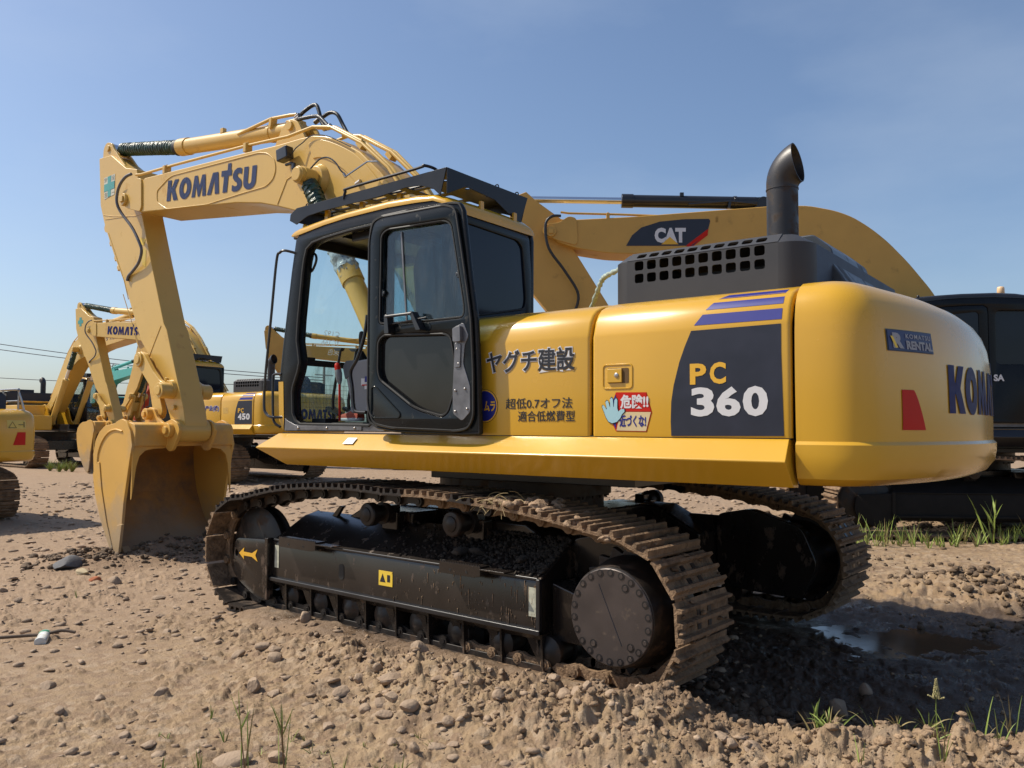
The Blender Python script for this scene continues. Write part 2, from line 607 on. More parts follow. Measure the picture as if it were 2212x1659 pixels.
def text(s, box, y, m, parent, sup=True, bold=0.0, spacing=1.0, side=1, name='lettering', shear=0.0, fn=None):
    """box=(x_left, z_bottom, x_right, z_top) on the plane y, as read by a viewer"""
    me, co = text_mesh(s, bold, spacing, name, 0.0008)
    xl, z0, xr, z1 = box
    if fn is None:
        def fn(u, v, w):
            return (xl + (xr - xl) * (u + shear * v), np.full_like(u, y) + w, z0 + (z1 - z0) * v)
    place_flat(me, co, fn)
    me.materials.clear()
    me.materials.append(m)
    o = link(name, me, parent, sup)
    return o

_O = []
LOGO = {
    'K': (0.80, [[(0, 0), (.28, 0), (.28, .40), (.33, .40), (.50, 0), (.82, 0), (.56, .53), (.80, 1), (.50, 1), (.33, .64), (.28, .64), (.28, 1), (0, 1)]], []),
    'O': (0.84, [arc(.42, .5, .42, 0, 345, 23, .52)], [arc(.42, .5, .13, 0, 345, 23, .25)]),
    'M': (0.98, [[(0, 0), (.24, 0), (.27, .55), (.44, 0), (.56, 0), (.71, .55), (.74, 0), (.98, 0), (.86, 1), (.64, 1), (.50, .48), (.34, 1), (.12, 1)]], []),
    'A': (0.80, [[(0, 0), (.27, 0), (.44, .66), (.53, 0), (.80, 0), (.66, 1), (.30, 1)]], []),
    'T': (0.66, [[(.16, 0), (.44, 0), (.46, .74), (.66, .74), (.66, 1), (.60, 1), (.60, 1.30), (.38, 1.30), (.38, 1), (0, 1), (0, .74), (.18, .74)]], []),
    'S': (0.62, [[(.0, .04), (.12, -.02), (.32, -.03), (.50, .04), (.60, .18), (.60, .36), (.52, .50), (.34, .62), (.29, .70), (.33, .77), (.42, .78), (.56, .72), (.56, .97), (.44, 1.02), (.26, 1.02), (.10, .93), (.01, .78), (.02, .60), (.12, .47), (.28, .37), (.33, .29), (.29, .22), (.18, .21), (.0, .29)]], []),
    'U': (0.76, [[(0, 1), (0, .32)] + arc(.38, .32, .38, 180, 360, 12, .34) + [(.76, .32), (.76, 1), (.49, 1), (.49, .36)] + arc(.38, .36, .11, 0, -180, 8, .13) + [(.27, .36), (.27, 1)]], []),
}
def logo_word(word, fn, m, parent, sup=True, name='lettering'):
    """heavy block capitals; fn(u, v) maps the word's unit box to 3D"""
    gap = 0.07
    W = sum(LOGO[c][0] for c in word) + gap * (len(word) - 1)
    cu = bpy.data.curves.new(name, 'CURVE')
    cu.dimensions = '2D'
    cu.fill_mode = 'BOTH'
    cu.extrude = 0.001
    x = 0
    for c in word:
        w, outs, holes = LOGO[c]
        for poly in outs + holes:
            sp = cu.splines.new('POLY')
            q = []
            k = len(poly)
            for i in range(k):      # subdivide so it can follow a curved surface
                a, b = poly[i], poly[(i + 1) % k]
                nn = max(1, int(math.hypot(b[0] - a[0], b[1] - a[1]) / 0.18))
                for j in range(nn):
                    q.append((a[0] + (b[0] - a[0]) * j / nn, a[1] + (b[1] - a[1]) * j / nn))
            sp.points.add(len(q) - 1)
            for i, p in enumerate(q):
                sp.points[i].co = ((x + p[0]) / W, p[1], 0, 1)
            sp.use_cyclic_u = True
        x += w + gap
    ob = bpy.data.objects.new(name, cu)
    me = bpy.data.meshes.new_from_object(ob)
    bpy.data.objects.remove(ob)
    for v in me.vertices:
        v.co = fn(v.co.x, v.co.y, v.co.z)
    me.materials.clear()
    me.materials.append(m)
    me.update()
    return link(name, me, parent, sup)

# ------------------------------------------------------------------ crawler
def track_pins(n=46):
    pts = []
    ix, iz, sx, sz, r = 1.856, 0.50, -1.856, 0.505, 0.385
    pts += [(sx + r * cos(radians(a)), sz + r * sin(radians(a))) for a in range(268, 92, -8)]
    top = [(-1.856, .89), (-1.26, .980), (-.46, 1.034), (.0, 1.030), (.42, 1.046), (1.2, 1.0), (1.82, .885)]
    pts += [(p.x, p.y) for p in smooth_path([(a, b, 0) for a, b in top], 8)]
    pts += [(ix + r * cos(radians(a)), iz + r * sin(radians(a))) for a in range(84, -91, -8)]
    pts += [(-1.7, .118)]
    P = [Vector(p) for p in pts]
    L = [0]
    for i in range(len(P)):
        L.append(L[-1] + (P[(i + 1) % len(P)] - P[i]).length)
    out = []
    for k in range(n):
        d = L[-1] * (k + 0.35) / n
        for i in range(len(P)):
            if L[i] <= d <= L[i + 1]:
                t = (d - L[i]) / (L[i + 1] - L[i])
                out.append(P[i].lerp(P[(i + 1) % len(P)], t))
                break
    return out

def shoe_mb(yc=0.0, M4=None, mb=None, lo=False):
    mb = mb or MB()
    q = MB()
    w = 0.30
    prof = [(-.103, .046), (.098, .046), (.112, .040), (.116, .050), (.088, .062), (.082, .094), (.066, .094), (.060, .064),
            (.018, .062), (.008, .092), (-.010, .092), (-.018, .062), (-.060, .064), (-.068, .094), (-.086, .094), (-.094, .062), (-.108, .058)]
    q.prism([(a, b) for a, b in prof], -w, w, 'y')
    if not lo:
        q.mi = 1
        for sy in (-1, 1):
            q.box((-.039, sy * .062, .0655), (.030, .040, .003))
            q.box((.037, sy * .062, .0655), (.030, .040, .003))
        q.mi = 2
        for sy in (-1, 1):
            pl = rnd_poly([(-.135, -.028), (-.09, -.040), (-.04, -.020), (.04, -.020), (.09, -.040), (.112, -.028), (.112, .015), (.075, .024), (.055, .046), (-.035, .046), (-.055, .024), (-.135, .020)], .012, 2)
            q.prism(pl, sy * .085, sy * .115, 'y')
            q.cyl((-.105, sy * .11, 0), (-.105, sy * .142, 0), .036, .034, 12)
            q.cyl((-.105, sy * .142, 0), (-.105, sy * .148, 0), .020, .018, 8)
    for i, f in enumerate(q.f):
        pass
    vs = [Vector(p) for p in q.v]
    if M4 is not None:
        vs = [M4 @ p for p in vs]
    o = len(mb.v)
    mb.v += [tuple(p) for p in vs]
    mb.f += [[o + i for i in f] for f in q.f]
    mb.fm += q.fm
    return mb

def rot_noise(i, k):
    return (math.sin(i * 12.9898 + k * 78.233) * 43758.5453) % 1.0 - 0.5

def crawler(root, s, hi=True, track_only=False):
    yc = 1.295 * s
    pins = track_pins()
    n = len(pins)
    S = lambda y: s * y
    # frame ---------------------------------------------------------
    mb = MB()
    cs = [(1.456, .30), (1.458, .595), (1.448, .622), (1.425, .637), (1.14, .80), (1.0, .83), (1.02, .25), (1.42, .25)]
    mb.prism([(S(a), b) for a, b in cs], -1.28, 1.50, 'x')
    mb.prism([(-1.30, .34), (-1.30, .60), (-1.62, .52), (-1.75, .30), (-1.62, .25), (-1.3, .25)], S(1.05), S(1.36), 'y')
    fr = mb.build('track_frame', M['frame'], root, bevel=0.012)
    mb = MB()
    mb.box((0.10, S(1.470), .312), (2.80, .034, .032))
    mb.box((-1.285, S(1.468), .465), (.030, .030, .335))
    mb.box((0.10, S(1.459), .628), (2.74, .012, .018))
    build_each(mb, 'frame_rim', M['alu'] if False else M['black'], fr, bevel=.006)
    # idler guard plate
    g = rnd_poly([(2.00, .60), (1.50, .625), (1.50, .13), (1.63, .12), (1.95, .25), (2.03, .38)], .07)
    hole = [(1.975 + .020 * cos(a), .475 + .030 * sin(a)) for a in np.linspace(0, 2 * pi, 14)[:-1]]
    plate('idler_guard', g, [hole] if hi else [], .03, M['frame'], fr, at=S(1.47), bevel=.004)
    mb = MB()
    mb.box((1.515, S(1.475), .39), (.045, .06, .50))
    mb.prism([(1.49, .58), (1.36, .66), (1.10, .90), (1.05, .90), (1.30, .60)], S(1.06), S(1.09), 'y')
    mb.prism([(1.95, .18), (1.35, .20), (1.35, .55), (1.95, .58)], S(1.12), S(1.2), 'y')
    build_each(mb, 'guard_bracket', M['frame'], fr, bevel=.006)
    mb = MB()
    mb.prism(rnd_poly([(-1.26, .25), (-1.26, .84), (-1.55, .90), (-1.98, .78), (-2.10, .50), (-1.98, .22)], .06), S(.985), S(1.09), 'y')
    mb.build('motor_cover', M['frame'], fr, bevel=.01)  # black plate added to close bright gaps, standing in for deep shade
    # idler
    mb = MB()
    mb.lathe((1.856, S(1.19), .50), (0, s, 0), [(0, .02), (0, .29), (.03, .33), (.05, .36), (.07, .36), (.08, .33), (.13, .33), (.14, .36), (.16, .36), (.19, .30), (.20, .10), (.21, .02)], 36)
    mb.build('idler_wheel', M['link'], fr)
    # carrier rollers
    for cx, cz in ((.416, .897), (-.46, .893)):
        mb = MB()
        mb.lathe((cx, S(1.18), cz), (0, s, 0), [(0, .01), (0, .075), (.05, .085), (.055, .062), (.13, .062), (.135, .088), (.19, .088), (.20, .080), (.205, .055), (.212, .052), (.222, .03), (.226, .005)], 28)
        mb.build('carrier_roller', M['link'], fr)
        mb = MB()
        mb.box((cx - .03, S(1.13), .83), (.17, .10, .16))
        mb.box((cx, S(1.14), .895), (.10, .12, .12))
        mb.build('roller_bracket', M['frame'], fr, bevel=.01)
    # bottom rollers and guards
    if hi:
        for k in range(8):
            x = 1.30 - k * .372
            mb = MB()
            mb.lathe((x, S(1.17), .185), (0, s, 0), [(0, .01), (0, .095), (.06, .10), (.065, .08), (.18, .08), (.185, .10), (.235, .10), (.25, .06), (.265, .03)], 20)
            mb.build('track_roller', M['link'], fr)
        for k in range(9):
            x = 1.42 - k * .325
            mb = MB()
            mb.prism([(x + .05, .30), (x - .05, .30), (x - .10, .10), (x - .085, .09)], S(1.41), S(1.425), 'y')
            mb.prism([(x - .10, .30), (x - .115, .30), (x - .125, .08), (x - .11, .08)], S(1.25), S(1.45), 'y')
            build_each(mb, 'roller_guard', M['frame'], fr)
        mb = MB()
        mb.box((.10, S(1.43), .085), (2.9, .012, .05))
        build_each(mb, 'guard_rail', M['link'], fr, bevel=.004)
    # final drive + sprocket
    sp = MB()
    teeth = []
    for i in range(42):
        a = 2 * pi * i / 42
        r = .375 if i % 2 == 0 else .325
        teeth.append((-1.856 + r * cos(a), .505 + r * sin(a)))
    sp.prism(teeth, S(1.275), S(1.32), 'y')
    sp.build('sprocket', M['link'], fr, bevel=.006)
    mb = MB()
    mb.lathe((-1.856, S(1.0), .505), (0, s, 0), [(0, .01), (0, .24), (.20, .26), (.26, .30), (.30, .315), (.36, .315), (.40, .30), (.46, .288), (.53, .280), (.548, .272), (.550, .268)], 48)
    fd = mb.build('final_drive', M['link'], fr)
    mb = MB()
    mb.lathe((-1.856, S(1.548), .505), (0, s, 0), [(0, .266), (.010, .266), (.013, .262), (.013, .002)], 56)
    hc = mb.build('hub_cover', M['hub'], fd)
    if hi:
        for i in range(22):
            a = radians(9 + 360 * i / 22)
            cx, cz = -1.856 + .243 * cos(a), .505 + .243 * sin(a)
            mb = MB()
            mb.mi = 1
            mb.cyl((cx, S(1.5605), cz), (cx, S(1.5628), cz), .0215, .0215, 16)
            mb.mi = 0
            mb.cyl((cx, S(1.5615), cz), (cx, S(1.5655), cz), .0125, .0115, 12)
            mb.build('cover_bolt', [M['hub'], M['black']], hc)
        for a in (120, 228, 305):
            cx, cz = -1.856 + .195 * cos(radians(a)), .505 + .195 * sin(radians(a))
            mb = MB()
            mb.mi = 1
            mb.cyl((cx, S(1.5605), cz), (cx, S(1.5625), cz), .024, .024, 16)
            mb.mi = 0
            mb.cyl((cx, S(1.562), cz), (cx, S(1.5655), cz), .015, .014, 12)
            mb.build('drain_plug', [M['hub'], M['black']], hc)
        mb = MB()
        a0 = Vector((-1.78, S(1.5618), .68)); a1 = Vector((-1.93, S(1.5618), .36))
        mb.tube([a0, a1], .0022, 4)
        mb.build('scribed_line', M['black'], hc)
    # shoes ---------------------------------------------------------
    shoe_me = {}
    if hi:
        for key, mats in (('clean', [M['shoe'], M['black'], M['link']]), ('mud', [M['shoe_mud'], M['black'], M['shoe_mud']])):
            shoe_me[key] = shoe_mb().mesh('track_shoe', mats, 30)
    joined = MB()
    for i in range(n):
        a, b = pins[i], pins[(i + 1) % n]
        c = (a + b) / 2
        t = (b - a).normalized()
        nx, nz = -t.y, t.x
        if s > 0 and hi:
            r = 1
        m4 = Matrix(((t.x, 0, nx, c.x), (0, 1, 0, yc), (t.y, 0, nz, c.y), (0, 0, 0, 1)))
        if hi:
            m4 = m4 @ Matrix.Rotation(radians(2.2) * rot_noise(i, 1), 4, 'Y')
            mud = c.x < -.75 or c.x > 2.08 or (c.x < -.3 and c.y > .5 and rot_noise(i, 3) > 0.1)
            o = bpy.data.objects.new('track_shoe', shoe_me['mud' if mud else 'clean'])
            COL.objects.link(o)
            o.parent = fr
            o.matrix_local = m4
        else:
            shoe_mb(M4=m4, mb=joined, lo=True)
    if not hi:
        # chain as an inner band
        joined.mi = 0
        joined.build('track_belt', [M['shoe_mud'], M['black'], M['link']], fr, smooth=30)
    else:
        rnd = random.Random(5 + s)
        mb = MB()
        for k in range(520):        # mud stuck to the rear shoes
            i = rnd.randrange(n)
            a, b = pins[i], pins[(i + 1) % n]
            c = a.lerp(b, rnd.random())
            t = (b - a).normalized()
            if c.x > -.7 or (c.y < .3):
                continue
            nx, nz = -t.y, t.x
            rr = rnd.uniform(.006, .022)
            off = .064 + rnd.uniform(0, .012)
            mb.blob((c.x + nx * off, yc + rnd.uniform(-.29, .29), c.y + nz * off), rr, 1, .3, (1.3, 1.2, .6), rnd)
        o = mb.build('stuck_mud', M['shoe_mud'], fr, smooth=60)
        o['kind'] = 'stuff'
    if hi and s > 0:
        # steps
        for x0, x1 in ((1.27, .80), (-.52, -.88)):
            mb = MB()
            saw = [(x0, .600), (x0, .668)]
            k = int(abs(x1 - x0) / .022)
            for j in range(k):
                xx = x0 + (x1 - x0) * j / k
                saw += [(xx - .004, .672), (xx - .013, .684)]
            saw += [(x1, .672), (x1, .612), (x1 + .05, .600)]
            mb.prism(saw, 1.545, 1.553, 'y')
            mb.prism([(a, b) for a, b in ((x0, .66), (x0, .672), (x1, .672), (x1, .66))], 1.46, 1.545, 'y')
            mb.box((x0 - .004, 1.50, .635), (.008, .085, .06))
            mb.box((x1 + .004, 1.50, .640), (.008, .085, .05))
            mb.box(((x1 - .10), 1.51, .655), (.20, .09, .010))
            st = mb.build('step', M['frame'], fr, bevel=.002)
            for f in (.28, .68):
                xx = x0 + (x1 - x0) * f
                q = MB()
                q.cyl((xx, 1.5535, .628), (xx, 1.5545, .628), .009, .009, 12)
                q.build('step_hole', M['rubber'], st)
        # oval hole
        mb = MB()
        mb.prism([(.60 + .030 * cos(a), .463 + .028 * sin(a) + (.030 if sin(a) > 0 else -.030)) for a in np.linspace(0, 2 * pi, 22)[:-1]], 1.458, 1.461, 'y')
        mb.build('oval_opening', M['rubber'], fr)
        # decals
        mb = MB()
        mb.prism([(1.93, .478), (1.855, .530), (1.862, .494), (1.74, .492), (1.66, .532), (1.69, .480), (1.655, .430), (1.74, .462), (1.862, .462), (1.855, .430)], 1.486, 1.4885, 'y')
        mb.build('arrow_decal', M['yletter'], fr, smooth=0)
        for x, z0, z1, mm in ((1.425, .405, .585, 'grime'), (-1.228, .40, .575, 'grime')):
            mb = MB()
            mb.box((x, 1.4595, (z0 + z1) / 2), (.055, .003, z1 - z0))
            mb.build('worn_label', M[mm], fr, smooth=0)
        mb = MB()
        mb.box((.105, 1.4595, .472), (.145, .003, .105))
        lb = mb.build('warning_label', M['ylabel'], fr, smooth=0)
        mb = MB()
        mb.prism([(.165, .445), (.105, .445), (.135, .505)], 1.4615, 1.4622, 'y')
        mb.box((.072, 1.4618, .475), (.030, .001, .05))
        mb.build('warning_triangle', M['ink'], lb, smooth=0)
        # soil lying on the frame top
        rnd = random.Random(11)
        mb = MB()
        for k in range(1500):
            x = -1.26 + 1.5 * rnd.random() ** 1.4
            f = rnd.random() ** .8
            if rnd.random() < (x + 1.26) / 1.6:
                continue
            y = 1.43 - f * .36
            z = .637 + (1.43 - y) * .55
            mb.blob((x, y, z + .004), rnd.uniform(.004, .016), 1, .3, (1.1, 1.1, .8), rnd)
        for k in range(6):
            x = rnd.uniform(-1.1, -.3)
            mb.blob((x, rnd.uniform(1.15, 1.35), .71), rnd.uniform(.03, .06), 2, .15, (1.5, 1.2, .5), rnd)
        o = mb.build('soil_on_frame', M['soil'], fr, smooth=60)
        o['kind'] = 'stuff'
        mb = MB()
        for k in range(90):
            x = -1.25 + 1.3 * rnd.random() ** 1.6
            z = rnd.uniform(.34, .62)
            L = rnd.uniform(.01, .10) * (1 if rnd.random() < .25 else .3)
            mb.tube([(x, 1.4592, z), (x + .003 * rnd.uniform(-1, 1), 1.4592, z - L)], [.0035, .0015], 5)
        mb.build('mud_splashes', M['soil_light'], fr)['kind'] = 'stuff'
        # dry grass and mud caught on the upper run
        mb = MB()
        for k in range(46):
            x = rnd.uniform(-1.15, -.80)
            y = rnd.uniform(1.40, 1.60)
            z = 1.08
            pts = [Vector((x, y, z))]
            d = Vector((rnd.uniform(-1, 1), rnd.uniform(-.4, 1), rnd.uniform(-.1, .6))).normalized()
            for j in range(5):
                pts.append(pts[-1] + d * .03)
                d = (d + Vector((rnd.uniform(-.4, .4), rnd.uniform(-.4, .4), -.25))).normalized()
            mb.tube(pts, .0017, 4)
        mb.build('caught_straw', mat('dry_straw', (.36, .27, .13), .8), fr)['kind'] = 'stuff'
        mb = MB()
        for k in range(70):
            x = rnd.uniform(-1.95, -.85)
            z = 1.085 if x > -1.3 else 1.07 - (abs(x) - 1.3) * .24
            mb.blob((x, rnd.uniform(1.20, 1.60), z - .005), rnd.uniform(.012, .040), 2, .22, (1.4, 1.1, .7), rnd)
        mb.build('mud_lumps', M['soil_light'], fr, smooth=60)['kind'] = 'stuff'
    return fr

def undercarriage(root, hi=True):
    crawler(root, 1, hi)
    crawler(root, -1, hi)
    mb = MB()
    mb.box((0, 0, .74), (1.5, 1.5, .34))
    for sx in (-1, 1):
        for sy in (-1, 1):
            mb.prism([(sx * .25, .90), (sx * .85, .90), (sx * 1.25, .70), (sx * 1.25, .40), (sx * .75, .42), (sx * .3, .55)], sy * .70, sy * 1.06, 'y')
    build_each(mb, 'car_body', M['frame'], root, bevel=.02)
    mb = MB()
    mb.cyl((0, 0, .90), (0, 0, 1.02), .66, .66, 48)
    mb.cyl((0, 0, 1.02), (0, 0, 1.16), .72, .72, 48)
    for i in range(36):
        a = 2 * pi * i / 36
        mb.cyl((.69 * cos(a), .69 * sin(a), .995), (.69 * cos(a), .69 * sin(a), 1.02), .014, .014, 6)
    mb.build('swing_bearing', M['link'], root)

# ------------------------------------------------------------------ counterweight
CW_PROF = [(1.262, .26, .10), (1.268, .14, .06), (1.30, .06, .022), (1.36, .014, .004), (1.42, .002, 0), (1.470, 0, 0), (1.487, .020, .014), (1.60, .018, .010), (1.80, .022, .008),
           (1.93, .026, .009), (2.05, .044, .012), (2.13, .072, .020), (2.19, .110, .034), (2.24, .165, .060), (2.28, .24, .10), (2.308, .33, .16), (2.325, .44, .25), (2.333, .56, .38)]
def cw_plan(n=56):
    """half plan, from the left front edge round to the centre line"""
    pts = [(-2.757, 1.49), (-2.80, 1.49), (-2.86, 1.49), (-2.90, 1.487)]
    def rear(y):
        return -3.44 + 0.33 * (abs(y) / 1.42) ** 2.3
    y0 = 1.37
    c = Vector((-2.90, 1.487)); e = Vector((rear(y0), y0)); k = Vector((-3.06, 1.48))
    for i in range(1, 9):
        t = i / 9
        q = c * (1 - t) ** 2 + k * 2 * t * (1 - t) + e * t ** 2
        pts.append((q.x, q.y))
    for i in range(25):
        y = y0 * (1 - i / 24)
        pts.append((rear(y), y))
    return pts
def cw_inset(z):
    P = CW_PROF
    for i in range(len(P) - 1):
        if P[i][0] <= z <= P[i + 1][0]:
            t = (z - P[i][0]) / (P[i + 1][0] - P[i][0])
            return P[i][1] + (P[i + 1][1] - P[i][1]) * t, P[i][2] + (P[i + 1][2] - P[i][2]) * t
    return 0, 0
def cw_x(y, z):
    ir, is_ = cw_inset(z)
    k = 1 + is_ / 1.49
    yy = min(abs(y) * k, 1.37)
    x = -3.44 + 0.33 * (yy / 1.42) ** 2.3
    return x + ir * max(0, (-2.757 - x) / .683) ** 1.3
def counterweight(root, paint, hi=True):
    half = cw_plan()
    plan = half + [(x, -y) for x, y in half[-2::-1]]
    rings = []
    for z, ir, is_ in CW_PROF:
        r = []
        for x, y in plan:
            w = max(0.0, min(1.0, (-2.757 - x) / .683))
            xx = x + ir * w ** 1.3
            yy = y * (1 - is_ / 1.49)
            r.append((xx, yy, z))
        r.append((-2.757, -1.49 * (1 - is_ / 1.49) * .98, z))
        r.append((-2.757, 1.49 * (1 - is_ / 1.49) * .98, z))
        rings.append(r)
    mb = MB()
    mb.loft(rings)
    cw = mb.build('counterweight', paint, root, sup=True, smooth=32)
    mb = MB()
    for sy in (-.62, .62):
        mb.cyl((-3.0, sy - .05, 2.34), (-3.0, sy + .05, 2.34), .055, .055, 16)
        mb.box((-3.0, sy, 2.31), (.10, .08, .05))
    mb.build('lifting_lug', paint, cw, bevel=.004) if False else None
    return cw

def on_cw(y0, y1, z0, z1, off=.004):
    def fn(u, v, w):
        y = y0 + (y1 - y0) * u
        z = z0 + (z1 - z0) * v
        return Vector((cw_x(y, z) - off - abs(w), y, z))
    return fn

# ------------------------------------------------------------------ upper body
SIDE = [(1.488, 1.502), (1.490, 1.52), (1.490, 2.085), (1.486, 2.105), (1.464, 2.18), (1.435, 2.228), (1.395, 2.262), (1.33, 2.290), (1.22, 2.315), (1.09, 2.325), (1.09, 2.30), (1.22, 2.28), (1.33, 2.26),
        (1.38, 2.23), (1.42, 2.18), (1.455, 2.09), (1.46, 1.52), (1.46, 1.502)]
def side_at(z):
    """y of the outer skin at height z"""
    P = SIDE[:9]
    for i in range(len(P) - 1):
        if P[i][1] <= z <= P[i + 1][1]:
            t = (z - P[i][1]) / max(1e-6, P[i + 1][1] - P[i][1])
            return P[i][0] + (P[i + 1][0] - P[i][0]) * t
    return P[0][0] if z < P[0][1] else P[-1][0]

def skin_panel(x0, x1, s=1, lip=.018):
    """side panel with softly rounded vertical edges"""
    mb = MB()
    xs = [x0, x0 - .002, x0 - .008, x0 - .02, x1 + .02, x1 + .008, x1 + .002, x1]
    ins = [lip, .010, .003, 0, 0, .003, .010, lip]
    rings = []
    for x, d in zip(xs, ins):
        r = []
        for k, (y, z) in enumerate(SIDE):
            if k < 9:
                dz = -d if z > 2.1 else (d * .0)
                dy = d if z < 2.3 else 0
                r.append((x, s * (y - dy), z + dz))
            else:
                r.append((x, s * y, z))
        rings.append(r)
    mb.loft(rings)
    return mb

def upper_body(root, paint, hi=True, text_body=True):
    # deck and belly
    mb = MB()
    mb.box((-.70, 0, 1.285), (4.0, 2.60, .05))
    mb.box((-.6, 0, 1.19), (1.8, 1.7, .06))
    for y in (-.35, .35):
        mb.box((-.4, y, 1.36), (4.6, .05, .24))
    mb.build('deck', M['black'], root, sup=True, bevel=.006)
    mb = MB()
    mb.box((-1.6, 0, 1.85), (2.26, 2.72, .82))
    mb.build('engine_bay', M['black'], root, sup=True, bevel=.01)
    # boom foot brackets
    mb = MB()
    for y in (-.36, .36):
        mb.prism(rnd_poly([(-.9, 1.26), (.75, 1.26), (.78, 1.50), (.55, 1.62), (.33, 2.02), (.12, 2.20), (-.12, 2.15), (-.35, 1.9)], .08), y - .025, y + .025, 'y')
    mb.cyl((.12, -.40, 2.02), (.12, .40, 2.02), .07, .07, 20)
    build_each(mb, 'boom_bracket', paint, root, sup=True, bevel=.006)
    for s in (1, -1):
        skin_panel(-.44, -1.548, s).build('side_panel', paint, root, sup=True, smooth=40)
        p2 = skin_panel(-1.566, -2.738, s).build('side_panel', paint, root, sup=True, smooth=40)
        # sill
        mb = MB()
        def rg(x, xr, xb):
            return [(x, s * 1.40, 1.498), (x, s * 1.485, 1.498), (xr, s * 1.600, 1.389), (xr, s * 1.600, 1.381), (xb, s * 1.480, 1.252), (xb, s * 1.40, 1.248)]
        mb.loft([rg(1.375, 1.515, 1.28), rg(-2.725, -2.742, -2.742)])
        mb.build('side_sill', paint, root, sup=True, bevel=.010)
        mb = MB()
        mb.box((-.7, s * 1.43, 1.50), (4.06, .10, .012))
        mb.build('sill_seam', M['black'], root, sup=True)
    # roof deck either side of the hood
    mb = MB()
    mb.box((-1.6, 0, 2.285), (2.26, 2.40, .06))
    mb.build('top_deck', paint, root, sup=True, bevel=.01)
    # right-hand tank and tool box
    mb = MB()
    mb.box((.10, -1.02, 1.70), (1.06, .88, .88))
    mb.box((1.0, -1.05, 1.52), (.72, .80, .50))
    build_each(mb, 'fuel_tank', paint, root, sup=True, bevel=.03, seg=3)
    # hood -----------------------------------------------------------
    H = M['hood']
    x0, x1 = -1.586, -2.547
    cols = [-1.671 - k * .0856 for k in range(10)]
    holes = [rrect(c - .031, z - .029, c + .031, z + .029, .014, 3) for c in cols for z in (2.566, 2.487)]
    plate('hood_side', [(x0, 2.325), (x0, 2.600), (x1, 2.600), (x1, 2.325)], holes, .012, H, root, sup=True, at=1.094)
    # sloped strip with the top row
    me = plate_mesh([(x0, 0), (x0, .095), (x1, .095), (x1, 0)], [rrect(c - .031, .022, c + .031, .072, .014, 3) for c in cols], .012, 0, 'y', 0, H)
    for v in me.vertices:
        a = radians(52)
        u, n_, w = v.co.x, v.co.y, v.co.z
        v.co = (u, 1.0945 - w * sin(a) + n_ * cos(a), 2.600 + w * cos(a) + n_ * sin(a))
    link('hood_shoulder', me, root, True)
    mb = MB()
    yt = 1.0945 - .095 * sin(radians(52)); zt = 2.600 + .095 * cos(radians(52))
    mb.box(((x0 + x1) / 2, (yt - 1.02) / 2, zt - .004), (x0 - x1, yt + 1.02, .010))
    # front rounded corner, front face
    prof = [(1.10, 2.325), (1.10, 2.600), (yt, zt)]
    def corner(cx, R, a0, a1, n):
        rr = []
        for i in range(n + 1):
            a = radians(a0 + (a1 - a0) * i / n)
            col = []
            for (y, z), k in zip(((1.10, 2.325), (1.10, 2.600), (yt, zt - 0.001), (yt - .06, zt)), (1, 1, .42, .1)):
                col.append((cx + R * k * cos(a), y - R * k + R * k * sin(a) if k > .2 else y, z))
            rr.append(col)
        return rr
    for cx, R, a0, a1, sx in ((x0, .115, 90, 0, 1), (x1, .165, 90, 180, -1)):
        rr = corner(cx, R, a0, a1, 10)
        vs = [p for r in rr for p in r]
        fs = []
        for i in range(10):
            for j in range(3):
                a = i * 4 + j
                fs.append((a, a + 1, a + 5, a + 4))
        mb.add(vs, fs)
        e = rr[-1]
        q = [e[0], e[1], e[2], e[3], (e[3][0], -1.0, zt), (e[0][0], -1.0, 2.60), (e[0][0], -1.0, 2.325)]
        mb.add(q, [tuple(range(7))])
        mb.add([(cx, -1.0, zt), (cx, yt - .06, zt), (e[3][0], yt - .06, zt), (e[3][0], -1.0, zt)], [(0, 1, 2, 3)])
    mb.box(((x0 + x1) / 2, -1.02, 2.46), (x0 - x1 + .24, .012, .27))
    hd = mb.build('hood', H, root, sup=True, smooth=50)
    mb = MB()
    mb.box(((x0 + x1) / 2, .62, 2.45), (x0 - x1 - .05, .02, .24))
    for k in range(16):
        mb.box((x0 - .06 - k * .058, .86, 2.39), (.012, .44, .08))
    mb.cyl((x0 - .1, .85, 2.42), (x1 + .1, .85, 2.42), .075, .075, 16)
    mb.build('engine_block', M['black'], hd)
    # raised box behind the hood and sloping cover
    mb = MB()
    mb.prism(rnd_poly([(-2.40, 2.32), (-2.40, 2.80), (-2.51, 2.80), (-2.62, 2.70), (-2.66, 2.55), (-2.72, 2.30)], .02), -.55, .32, 'y')
    mb.prism([(-2.52, 2.30), (-2.52, 2.645), (-2.66, 2.62), (-2.87, 2.30)], -.80, .62, 'y')
    mb.build('rear_cover', mat('weathered_cover', (.055, .065, .080), .35, var=.2, dirt=(.01, .01, .012), damt=.3, dscale=3, stretch=(1, 1, .4)) if hi else M['hood'], root, sup=True, bevel=.012)
    # exhaust
    mb = MB()
    ey, r = .65, .094
    rings = []
    for z in (2.60, 2.85, 3.02):
        rings.append([Vector((-2.425 + r * cos(2 * pi * i / 32), ey + r * sin(2 * pi * i / 32), z)) for i in range(32)])
    for k in range(1, 15):
        th = radians(80 * k / 14)
        rr_ = r + .030 * (k / 14) ** 1.3
        u = Vector((cos(th), 0, sin(th)))
        c = Vector((-2.549, ey, 3.030)) + u * (rr_ + .030)
        rings.append([c + (u * cos(2 * pi * i / 32) + Vector((0, 1, 0)) * sin(2 * pi * i / 32) * (r / rr_ * .5 + .5)) * rr_ for i in range(32)])
    inner = [[Vector((p.x, ey + (p.y - ey) * .93, 0)) for p in rr] for rr in rings]
